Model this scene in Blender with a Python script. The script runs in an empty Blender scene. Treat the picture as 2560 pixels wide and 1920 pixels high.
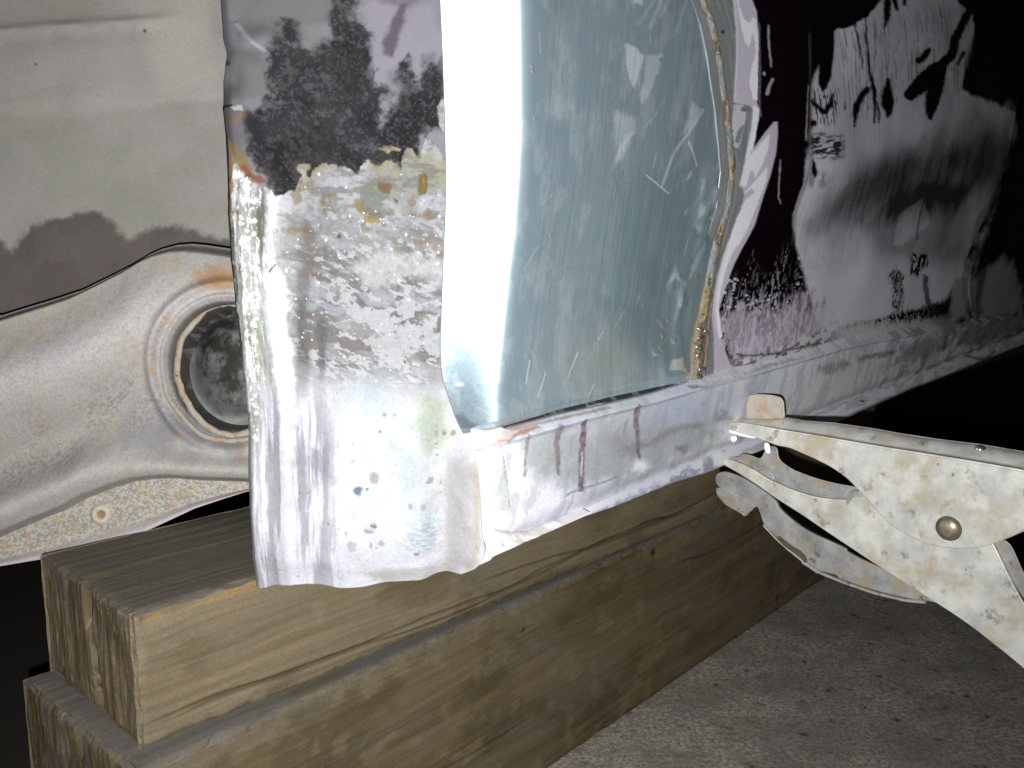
import bpy, bmesh, math, random
import numpy as np

# ------------------------------------------------------------------ camera, world, flash, exposure
SC = bpy.context.scene
COL = SC.collection
F, CX, CY = 2217.0, 1280.0, 960.0            # focal length and centre of the photograph in its own pixels
PITCH = math.radians(9.0)
CAM = np.array([0.0, 0.0, 0.57])
RIGHT = np.array([1.0, 0.0, 0.0])
FWD = np.array([0.0, math.cos(PITCH), -math.sin(PITCH)])
UP = np.array([0.0, math.sin(PITCH), math.cos(PITCH)])

cd = bpy.data.cameras.new('camera')
cam = bpy.data.objects.new('camera', cd)
COL.objects.link(cam)
cam.location = CAM
cam.rotation_euler = (math.pi / 2 - PITCH, 0, 0)
cd.sensor_width = 36.0
cd.lens = 36.0 * F / 2560.0
cd.clip_start = 0.02
cd.clip_end = 60
SC.camera = cam

w = bpy.data.worlds.new('World')
SC.world = w
w.use_nodes = True
w.node_tree.nodes['Background'].inputs[0].default_value = (0.5, 0.6, 0.8, 1)
w.node_tree.nodes['Background'].inputs[1].default_value = 0.006

ld = bpy.data.lights.new('phone_flash', 'SPOT')
ld.energy = 33.0
ld.color = (0.97, 0.985, 1.0)
ld.shadow_soft_size = 0.004
ld.spot_size = math.radians(118)
ld.spot_blend = 1.0
lamp = bpy.data.objects.new('phone_flash', ld)
COL.objects.link(lamp)
lamp.location = CAM + RIGHT * -0.012 + UP * -0.026
lamp.rotation_euler = (math.pi / 2 - PITCH, 0, math.radians(5))

SC.view_settings.view_transform = 'Standard'
SC.view_settings.look = 'None'
SC.view_settings.exposure = 0.0
SC.view_settings.gamma = 1.0
SC.cycles.use_denoising = True
SC.cycles.max_bounces = 4
SC.cycles.sample_clamp_indirect = 4.0

# ------------------------------------------------------------------ helpers
def arr(v):
    return np.asarray(v, dtype=np.float64)

def ray(px, py):
    px = arr(px); py = arr(py)
    return ((px - CX) / F)[..., None] * RIGHT + ((CY - py) / F)[..., None] * UP + FWD

def at(px, py, depth):
    return CAM + ray(px, py) * arr(depth)[..., None]

def hit(px, py, p0, n):
    r = ray(px, py)
    t = ((arr(p0) - CAM) @ arr(n)) / (r @ arr(n))
    return CAM + r * t[..., None]

def unit(v):
    v = arr(v)
    return v / np.linalg.norm(v)

def lin(r, g, b, k=1.0):
    c = np.array([r, g, b]) / 255.0
    c = np.where(c <= 0.04045, c / 12.92, ((c + 0.055) / 1.055) ** 2.4)
    return np.minimum(c / k, 0.9)

def curve(pts, by=0):
    pts = sorted(pts, key=lambda p: p[by])
    xs = [p[by] for p in pts]; ys = [p[1 - by] for p in pts]
    return lambda v: np.interp(v, xs, ys)

def crop(pts, ox, oy, s):
    return [(ox + x / s, oy + y / s) for x, y in pts]

def sstep(a, b, x):
    t = np.clip((x - a) / (b - a + 1e-12), 0, 1)
    return t * t * (3 - 2 * t)

def vnoise(x, y, seed=0):
    xi = np.floor(x); yi = np.floor(y)
    fx = x - xi; fy = y - yi
    fx = fx * fx * fx * (fx * (fx * 6 - 15) + 10); fy = fy * fy * fy * (fy * (fy * 6 - 15) + 10)
    xi = xi.astype(np.int64); yi = yi.astype(np.int64)
    def h(a, b):
        n = (a * 374761393 + b * 668265263 + seed * 1274126177) & 0xFFFFFFFF
        n = ((n ^ (n >> 13)) * 1274126177) & 0xFFFFFFFF
        n = ((n ^ (n >> 16)) * 2246822519) & 0xFFFFFFFF
        return ((n ^ (n >> 15)) & 0xFFFF) / 65535.0
    a = h(xi, yi); b = h(xi + 1, yi); c = h(xi, yi + 1); d = h(xi + 1, yi + 1)
    return (a * (1 - fx) + b * fx) * (1 - fy) + (c * (1 - fx) + d * fx) * fy

def fbm(u, v, wu, wv=None, seed=0, octs=4, gain=0.55, rot=0.0):
    """fractal noise 0..1, mean 0.5; u, v in millimetres on the surface, wu / wv wavelengths in mm"""
    wv = wv or wu
    c, s = math.cos(rot), math.sin(rot)
    x = (u * c + v * s) / wu; y = (-u * s + v * c) / wv
    out = 0; amp = 1; tot = 0
    for o in range(octs):
        out = out + amp * vnoise(x + 17.3 * o + 100, y + 9.1 * o + 100, seed * 31 + o)
        tot += amp
        amp *= gain; x = x * 2.03; y = y * 2.03
    return np.clip((out / tot - 0.5) * 1.5 + 0.5, 0, 1)

def mix(c, col, m):
    return c * (1 - m[..., None]) + arr(col) * m[..., None]

class Sheet:
    """a grid of surface points with its paint: colour, roughness, metal, relief"""
    def __init__(self, PX, PY, P, flip=False):
        self.PX, self.PY, self.P = PX, PY, P
        du = np.gradient(P, axis=1); dv = np.gradient(P, axis=0)
        N = np.cross(du, dv)
        N /= np.linalg.norm(N, axis=-1, keepdims=True) + 1e-12
        if ((CAM - P) * N).sum(-1).mean() < 0:
            N = -N
        self.N = N
        lu = np.linalg.norm(du, axis=-1); lv = np.linalg.norm(dv, axis=-1)
        self.U = np.cumsum(lu, 1) * 1000; self.V = np.cumsum(lv, 0) * 1000
        sh = PX.shape
        self.col = np.zeros(sh + (3,)); self.rgh = np.full(sh, 0.6); self.met = np.zeros(sh); self.h = np.zeros(sh)
    def n(self, wu, wv=None, seed=0, octs=4, gain=0.55, rot=0.0):
        return fbm(self.U, self.V, wu, wv, seed, octs, gain, rot)
    def poly(self, pts, soft=5.0, warp=0.0, wl=4.0, seed=1):
        pts = arr(pts)
        m = np.zeros(self.PX.shape)
        pad = soft + warp + 4
        sel = (self.PX > pts[:, 0].min() - pad) & (self.PX < pts[:, 0].max() + pad) & (self.PY > pts[:, 1].min() - pad) & (self.PY < pts[:, 1].max() + pad)
        if not sel.any():
            return m
        x = self.PX[sel].copy(); y = self.PY[sel].copy()
        if warp:
            u = self.U[sel]; v = self.V[sel]
            x += (fbm(u, v, wl, None, seed, 4, 0.6) - 0.5) * 2 * warp
            y += (fbm(u, v, wl, None, seed + 7, 4, 0.6) - 0.5) * 2 * warp
        d2 = np.full(x.shape, 1e12); ins = np.zeros(x.shape, bool)
        for i in range(len(pts)):
            x0, y0 = pts[i]; x1, y1 = pts[(i + 1) % len(pts)]
            ex, ey = x1 - x0, y1 - y0
            t = np.clip(((x - x0) * ex + (y - y0) * ey) / (ex * ex + ey * ey + 1e-9), 0, 1)
            d2 = np.minimum(d2, (x - x0 - t * ex) ** 2 + (y - y0 - t * ey) ** 2)
            if y0 != y1:
                c = ((y0 > y) != (y1 > y)) & (x < (x1 - x0) * (y - y0) / (y1 - y0) + x0)
                ins ^= c
        d = np.sqrt(d2) * np.where(ins, 1, -1)
        m[sel] = sstep(-soft / 2, soft / 2, d)
        return m
    def stroke(self, pts, wid, soft=3.0, warp=0.0, wl=4.0, seed=1):
        """pts (x, y) or (x, y, half-width)"""
        pts = [tuple(p) + (wid,) if len(p) == 2 else tuple(p) for p in pts]
        if len(pts) > 2:
            q = arr(pts); e = np.concatenate([[2 * q[0] - q[1]], q, [2 * q[-1] - q[-2]]]); out = []
            for i in range(1, len(e) - 2):
                for t in (0, .2, .4, .6, .8):
                    out.append(0.5 * (2 * e[i] + (e[i + 1] - e[i - 1]) * t + (2 * e[i - 1] - 5 * e[i] + 4 * e[i + 1] - e[i + 2]) * t * t + (3 * e[i] - e[i - 1] - 3 * e[i + 1] + e[i + 2]) * t ** 3))
            pts = [tuple(v) for v in out] + [tuple(q[-1])]
        a = arr(pts); pad = a[:, 2].max() + soft + warp + 4
        m = np.zeros(self.PX.shape)
        sel = (self.PX > a[:, 0].min() - pad) & (self.PX < a[:, 0].max() + pad) & (self.PY > a[:, 1].min() - pad) & (self.PY < a[:, 1].max() + pad)
        if not sel.any():
            return m
        x = self.PX[sel].copy(); y = self.PY[sel].copy()
        if warp:
            u = self.U[sel]; v = self.V[sel]
            x += (fbm(u, v, wl, None, seed, 4, 0.6) - 0.5) * 2 * warp
            y += (fbm(u, v, wl, None, seed + 7, 4, 0.6) - 0.5) * 2 * warp
        best = np.full(x.shape, -1e9)
        for (x0, y0, w0), (x1, y1, w1) in zip(pts[:-1], pts[1:]):
            ex, ey = x1 - x0, y1 - y0
            t = np.clip(((x - x0) * ex + (y - y0) * ey) / (ex * ex + ey * ey + 1e-9), 0, 1)
            dd = np.sqrt((x - x0 - t * ex) ** 2 + (y - y0 - t * ey) ** 2)
            best = np.maximum(best, w0 + (w1 - w0) * t - dd)
        m[sel] = sstep(-soft / 2, soft / 2, best)
        return m
    def blob(self, x, y, rx, ry, soft=0.5, rot=0.0, warp=0.0, wl=4.0, seed=3):
        dx = self.PX - x; dy = self.PY - y
        if warp:
            dx = dx + (self.n(wl, seed=seed, octs=3) - 0.5) * 2 * warp
            dy = dy + (self.n(wl, seed=seed + 5, octs=3) - 0.5) * 2 * warp
        c, s = math.cos(rot), math.sin(rot)
        r = np.sqrt(((dx * c + dy * s) / rx) ** 2 + ((-dx * s + dy * c) / ry) ** 2)
        return 1 - sstep(1 - soft, 1 + soft, r)
    def dots(self, n, box, r0, r1, seed=0, soft=0.6):
        """scatter of small round marks inside box (x0, y0, x1, y1)"""
        g = np.random.default_rng(seed); m = np.zeros(self.PX.shape)
        H, W = m.shape
        cx, cy = g.uniform(box[0], box[2], n), g.uniform(box[1], box[3], n); rr = r0 + (r1 - r0) * g.random(n) ** 3
        sp = max(abs(self.PX[H // 2, 1] - self.PX[H // 2, 0]), 0.5)
        for x, y, r in zip(cx, cy, rr):
            j = int(np.argmin(np.abs(self.PX[H // 2] - x))); i = int(np.argmin(np.abs(self.PY[:, j] - y))); j = int(np.argmin(np.abs(self.PX[i] - x)))
            k = int(r * 2 / sp) + 3
            a, b, c, d = max(0, i - k), i + k, max(0, j - k), j + k
            q = np.hypot((self.PX[a:b, c:d] - x) * g.uniform(0.7, 1.3), (self.PY[a:b, c:d] - y) * g.uniform(0.7, 1.3)) / r
            m[a:b, c:d] = np.maximum(m[a:b, c:d], 1 - sstep(1 - soft, 1 + soft, q))
        return m
    def paint(self, col, m, rgh=None, met=None, h=0.0):
        self.col = mix(self.col, col, m)
        if rgh is not None:
            self.rgh = self.rgh * (1 - m) + rgh * m
        if met is not None:
            self.met = self.met * (1 - m) + met * m
        if h:
            self.h = self.h + h * m
    def build(self, name, mat, parent=None, thick=0.0012, keep=None, back=None):
        Q = self.P + self.N * self.h[..., None]
        H, W = self.PX.shape
        idx = np.arange(H * W).reshape(H, W)
        quads = np.stack([idx[:-1, :-1], idx[1:, :-1], idx[1:, 1:], idx[:-1, 1:]], -1)
        if keep is not None:
            kc = keep[:-1, :-1] & keep[1:, :-1] & keep[1:, 1:] & keep[:-1, 1:]
            quads = quads[kc]
        quads = quads.reshape(-1, 4)
        V = Q.reshape(-1, 3)
        attrs = [self.col.reshape(-1, 3), self.rgh.ravel(), self.met.ravel()]
        if thick and keep is None:
            ring = np.concatenate([idx[0, :-1], idx[:-1, -1], idx[-1, :0:-1], idx[:0:-1, 0]])
            k = len(ring); base = len(V)
            V = np.concatenate([V, V[ring] - self.N.reshape(-1, 3)[ring] * thick])
            a = np.arange(k); b = (a + 1) % k
            rq = np.stack([ring[a], ring[b], base + b, base + a], -1)
            st = max(1, H // 40), max(1, W // 40)
            ri = np.unique(np.append(np.arange(0, H, st[0]), H - 1)); ci = np.unique(np.append(np.arange(0, W, st[1]), W - 1))
            bi = idx[np.ix_(ri, ci)]
            b0 = len(V)
            V = np.concatenate([V, V[bi.ravel()] - self.N.reshape(-1, 3)[bi.ravel()] * thick])
            bg = b0 + np.arange(bi.size).reshape(bi.shape)
            bq = np.stack([bg[:-1, :-1], bg[:-1, 1:], bg[1:, 1:], bg[1:, :-1]], -1).reshape(-1, 4)
            quads = np.concatenate([quads, rq, bq])
            for i in range(3):
                attrs[i] = np.concatenate([attrs[i], attrs[i][ring], attrs[i][bi.ravel()]])
        return raw_mesh(name, V, quads, mat, parent, attrs)

def raw_mesh(name, V, quads, mat, parent=None, attrs=None, smooth=True):
    V = np.ascontiguousarray(V, dtype=np.float32); quads = np.ascontiguousarray(quads, dtype=np.int32)
    me = bpy.data.meshes.new(name)
    me.vertices.add(len(V)); me.vertices.foreach_set('co', V.ravel())
    nq, k = quads.shape
    me.loops.add(nq * k); me.loops.foreach_set('vertex_index', quads.ravel())
    me.polygons.add(nq)
    me.polygons.foreach_set('loop_start', np.arange(0, nq * k, k, dtype=np.int32))
    me.polygons.foreach_set('loop_total', np.full(nq, k, dtype=np.int32))
    if smooth:
        me.polygons.foreach_set('use_smooth', np.ones(nq, dtype=bool))
    me.update(calc_edges=True)
    if attrs is not None:
        c = me.attributes.new('Col', 'FLOAT_COLOR', 'POINT')
        c4 = np.ones((len(V), 4), np.float32); c4[:, :3] = attrs[0]
        c.data.foreach_set('color', c4.ravel())
        for nm, a in (('Rgh', attrs[1]), ('Met', attrs[2])):
            t = me.attributes.new(nm, 'FLOAT', 'POINT')
            t.data.foreach_set('value', np.ascontiguousarray(a, dtype=np.float32))
    me.materials.append(mat)
    o = bpy.data.objects.new(name, me)
    COL.objects.link(o)
    if parent is not None:
        o.parent = parent
        if parent.type == 'EMPTY':
            o.matrix_parent_inverse = mathutils_inv(parent)
    return o

def mathutils_inv(p):
    import mathutils
    return mathutils.Matrix.Translation(p.location).inverted()

def empty(name, loc):
    o = bpy.data.objects.new(name, None)
    COL.objects.link(o); o.location = tuple(float(v) for v in loc); o.empty_display_size = 0.02
    return o

def tag(o, label=None, cat=None, group=None, kind=None):
    for k, v in (('label', label), ('category', cat), ('group', group), ('kind', kind)):
        if v:
            o[k] = v
    return o

def nodes_mat(name):
    m = bpy.data.materials.new(name); m.use_nodes = True
    nt = m.node_tree
    return m, nt, nt.nodes['Principled BSDF']

def attr_mat(name, bump=0.1, scale=900.0, spec=0.5, var=0.12, coat=0.0, bdist=0.0004, aniso=None, rvar=0.0):
    """material that reads the sheet's colour / roughness / metal and adds grain"""
    m, nt, b = nodes_mat(name)
    N = nt.nodes; L = nt.links
    a = N.new('ShaderNodeAttribute'); a.attribute_name = 'Col'
    r = N.new('ShaderNodeAttribute'); r.attribute_name = 'Rgh'
    t = N.new('ShaderNodeAttribute'); t.attribute_name = 'Met'
    tc = N.new('ShaderNodeTexCoord')
    mp = N.new('ShaderNodeMapping'); L.new(tc.outputs['Object'], mp.inputs[0])
    if aniso:
        mp.inputs['Scale'].default_value = aniso
    no = N.new('ShaderNodeTexNoise'); no.inputs['Scale'].default_value = scale; no.inputs['Detail'].default_value = 3
    L.new(mp.outputs[0], no.inputs['Vector'])
    gr = N.new('ShaderNodeVectorMath'); gr.operation = 'MULTIPLY_ADD'
    L.new(no.outputs['Color'], gr.inputs[0]); gr.inputs[1].default_value = (var * 4,) * 3; gr.inputs[2].default_value = (1 - var * 2,) * 3
    mu = N.new('ShaderNodeVectorMath'); mu.operation = 'MULTIPLY'
    L.new(a.outputs['Color'], mu.inputs[0]); L.new(gr.outputs[0], mu.inputs[1])
    L.new(mu.outputs[0], b.inputs['Base Color'])
    if rvar:
        ma = N.new('ShaderNodeMath'); ma.operation = 'MULTIPLY_ADD'
        L.new(no.outputs['Fac'], ma.inputs[0]); ma.inputs[1].default_value = rvar
        L.new(r.outputs['Fac'], ma.inputs[2])
        L.new(ma.outputs[0], b.inputs['Roughness'])
    else:
        L.new(r.outputs['Fac'], b.inputs['Roughness'])
    L.new(t.outputs['Fac'], b.inputs['Metallic'])
    bu = N.new('ShaderNodeBump'); bu.inputs['Strength'].default_value = bump; bu.inputs['Distance'].default_value = bdist
    L.new(no.outputs['Fac'], bu.inputs['Height']); L.new(bu.outputs[0], b.inputs['Normal'])
    b.inputs['Specular IOR Level'].default_value = spec
    b.inputs['Coat Weight'].default_value = coat
    return m

def noise_mat(name, c1, c2, scale, rough=0.6, metal=0.0, c3=None, s3=60.0, t3=(0.55, 0.7), bump=0.2, bdist=0.0004, c4=None, s4=300.0, t4=(0.6, 0.72), spec=0.5):
    """two base tones broken up by noise, a stain colour c3 and a speckle colour c4"""
    m, nt, b = nodes_mat(name)
    N = nt.nodes; L = nt.links
    tc = N.new('ShaderNodeTexCoord')
    def layer(sc, det, lo, hi):
        no = N.new('ShaderNodeTexNoise'); no.inputs['Scale'].default_value = sc; no.inputs['Detail'].default_value = det
        no.inputs['Roughness'].default_value = 0.65
        L.new(tc.outputs['Object'], no.inputs['Vector'])
        mr = N.new('ShaderNodeMapRange'); mr.interpolation_type = 'SMOOTHSTEP'
        mr.inputs[1].default_value = lo; mr.inputs[2].default_value = hi
        L.new(no.outputs['Fac'], mr.inputs[0])
        return no, mr
    def mixc(fac, a, col):
        mx = N.new('ShaderNodeMix'); mx.data_type = 'RGBA'
        L.new(fac, mx.inputs[0])
        if isinstance(a, tuple):
            mx.inputs[6].default_value = a
        else:
            L.new(a, mx.inputs[6])
        mx.inputs[7].default_value = tuple(col) + (1,)
        return mx.outputs[2]
    no, mr = layer(scale, 5, 0.3, 0.7)
    out = mixc(mr.outputs[0], tuple(c1) + (1,), c2)
    if c3 is not None:
        _, m3 = layer(s3, 6, *t3); out = mixc(m3.outputs[0], out, c3)
    if c4 is not None:
        _, m4 = layer(s4, 4, *t4); out = mixc(m4.outputs[0], out, c4)
    L.new(out, b.inputs['Base Color'])
    b.inputs['Roughness'].default_value = rough; b.inputs['Metallic'].default_value = metal
    b.inputs['Specular IOR Level'].default_value = spec
    nb, _ = layer(scale * 3, 6, 0, 1)
    bu = N.new('ShaderNodeBump'); bu.inputs['Strength'].default_value = bump; bu.inputs['Distance'].default_value = bdist
    L.new(nb.outputs['Fac'], bu.inputs['Height']); L.new(bu.outputs[0], b.inputs['Normal'])
    return m

# ------------------------------------------------------------------ geometry of the car's skin
TH = math.radians(44.0)
DIR = np.array([math.sin(TH), math.cos(TH), 0.0])                  # along the side of the car, away from the camera
NB = unit([math.cos(TH), -math.sin(TH), -math.tan(math.radians(4.5))])  # outward normal of the side, leaning over
P_CORNER = at(1300.0, 500.0, 0.55)
KAPPA = -0.03

BEND = curve([(1312, -60), (1312, 290), (1307, 430), (1297, 560), (1281, 690), (1266, 840), (1254, 960), (1250, 1040), (1246, 1100), (1240, 1500)], by=1)

def depth_side(px, py):
    r = ray(px, py)
    return ((P_CORNER - CAM) @ NB) / (r @ NB)

def depth_front(px, py, kappa=KAPPA):
    bx = BEND(py)
    tb = depth_side(bx, py)
    xb = (bx - CX) / F * tb
    return (tb + kappa * xb) / (1 + kappa * (px - CX) / F)

def skin(px, py, k=0.0016, kappa=KAPPA):
    a = depth_front(px, py, kappa); b = depth_side(px, py)
    hh = np.maximum(k - np.abs(a - b), 0) / k
    t = np.where(px < BEND(py) + 60, np.maximum(a, b) + hh * hh * k * 0.25, b)
    return CAM + ray(px, py) * t[..., None]

def grid(left, right, top, bottom, step, kind='yx'):
    """mapped grid in photograph pixels: left/right are functions of y, top/bottom functions of x"""
    ys = np.linspace(0, 1, 2000)
    x0 = min(left(np.linspace(-100, 2000, 200)).min(), right(np.linspace(-100, 2000, 200)).min())
    x1 = max(left(np.linspace(-100, 2000, 200)).max(), right(np.linspace(-100, 2000, 200)).max())
    xs = np.linspace(x0, x1, 200)
    Ht = bottom(xs).max() - top(xs).min()
    nh = int(Ht / step) + 1
    yy = np.linspace(top(xs).min(), bottom(xs).max(), 100)
    nw = int((right(yy) - left(yy)).max() / step) + 1
    s = np.linspace(0, 1, nw)[None, :]; t = np.linspace(0, 1, nh)[:, None]
    PX = np.zeros((nh, nw)); PY = t * Ht + top(xs).min() + 0 * s
    for _ in range(6):
        PX = left(PY) + s * (right(PY) - left(PY))
        PY = top(PX) + t * (bottom(PX) - top(PX))
    return PX, PY

const = lambda v: (lambda x: np.full(np.shape(x), float(v)))

car = empty('car_body', at(1280, 1100, 0.56))
tag(car, 'dark maroon car shell with rusty filled wheel arch, bare welded patch and primed sill', 'car body')

# ------------------------------------------------------------------ floor
fm, nt, bs = nodes_mat('concrete')
N = nt.nodes; L = nt.links
tc = N.new('ShaderNodeTexCoord')
def nz(scale, det=4, rough=0.6, vec=None):
    n_ = N.new('ShaderNodeTexNoise'); n_.inputs['Scale'].default_value = scale; n_.inputs['Detail'].default_value = det
    n_.inputs['Roughness'].default_value = rough
    L.new(vec or tc.outputs['Object'], n_.inputs['Vector']); return n_
def rng(src, a, b, c=0.0, d=1.0):
    r_ = N.new('ShaderNodeMapRange'); r_.interpolation_type = 'SMOOTHSTEP'
    r_.inputs[1].default_value = a; r_.inputs[2].default_value = b; r_.inputs[3].default_value = c; r_.inputs[4].default_value = d
    L.new(src, r_.inputs[0]); return r_.outputs[0]
def mx(fac, a, b):
    q = N.new('ShaderNodeMix'); q.data_type = 'RGBA'; L.new(fac, q.inputs[0])
    for s_, i in ((a, 6), (b, 7)):
        if isinstance(s_, (tuple, list, np.ndarray)):
            q.inputs[i].default_value = tuple(s_)[:3] + (1,)
        else:
            L.new(s_, q.inputs[i])
    return q.outputs[2]
base = mx(rng(nz(9, 6).outputs[0], 0.3, 0.7), (0.40, 0.36, 0.31), (0.84, 0.75, 0.65))
fine = mx(rng(nz(170, 5, 0.85).outputs[0], 0.38, 0.62), base, (0.27, 0.245, 0.225))
vor = N.new('ShaderNodeTexVoronoi'); vor.inputs['Scale'].default_value = 55; wv = N.new('ShaderNodeVectorMath'); wv.operation = 'MULTIPLY_ADD'; L.new(nz(60, 3).outputs['Color'], wv.inputs[0]); wv.inputs[1].default_value = (0.016, 0.016, 0.016); L.new(tc.outputs['Object'], wv.inputs[2]); L.new(wv.outputs[0], vor.inputs['Vector'])
spots = rng(vor.outputs['Distance'], 0.10, 0.40, 1.0, 0.0)
sp2 = N.new('ShaderNodeMath'); sp2.operation = 'MULTIPLY'; L.new(spots, sp2.inputs[0]); L.new(rng(nz(24, 3).outputs[0], 0.50, 0.62), sp2.inputs[1])
mott2 = mx(rng(nz(34, 5, 0.7).outputs[0], 0.50, 0.70), fine, (0.30, 0.26, 0.235))
spk = mx(sp2.outputs[0], mott2, (0.13, 0.115, 0.105))
pink = mx(rng(nz(60, 2).outputs[0], 0.58, 0.72), spk, (0.42, 0.33, 0.31))
# the slab turns near black behind the timbers
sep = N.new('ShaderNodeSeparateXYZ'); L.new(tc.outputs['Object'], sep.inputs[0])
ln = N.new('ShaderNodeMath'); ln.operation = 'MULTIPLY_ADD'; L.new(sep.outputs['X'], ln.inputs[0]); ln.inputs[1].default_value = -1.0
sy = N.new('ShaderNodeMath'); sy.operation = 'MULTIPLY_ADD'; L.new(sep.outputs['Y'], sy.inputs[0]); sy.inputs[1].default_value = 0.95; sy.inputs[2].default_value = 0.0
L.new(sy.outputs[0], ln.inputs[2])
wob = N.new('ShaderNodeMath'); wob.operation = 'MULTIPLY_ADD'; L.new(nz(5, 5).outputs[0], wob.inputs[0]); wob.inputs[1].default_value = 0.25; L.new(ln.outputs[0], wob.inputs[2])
dark_slab = mx(rng(wob.outputs[0], 0.98, 1.12), pink, (0.055, 0.045, 0.038))
chn = nz(330, 2, 0.7)
cg = N.new('ShaderNodeVectorMath'); cg.operation = 'MULTIPLY_ADD'; L.new(chn.outputs['Color'], cg.inputs[0]); cg.inputs[1].default_value = (1.1, 1.1, 1.1); cg.inputs[2].default_value = (0.32, 0.32, 0.30)
cm = N.new('ShaderNodeVectorMath'); cm.operation = 'MULTIPLY'; L.new(dark_slab, cm.inputs[0]); L.new(cg.outputs[0], cm.inputs[1])
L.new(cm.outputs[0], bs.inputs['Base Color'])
bs.inputs['Roughness'].default_value = 0.9
bs.inputs['Specular IOR Level'].default_value = 0.2
bu = N.new('ShaderNodeBump'); bu.inputs['Strength'].default_value = 0.5; bu.inputs['Distance'].default_value = 0.002
L.new(nz(180, 5, 0.7).outputs[0], bu.inputs['Height']); L.new(bu.outputs[0], bs.inputs['Normal'])
fl = raw_mesh('floor', arr([(-8, -6, 0), (8, -6, 0), (8, 14, 0), (-8, 14, 0)]), arr([(0, 1, 2, 3)]), fm, smooth=False)
tag(fl, 'rough grey speckled concrete floor', kind='structure')

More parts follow.
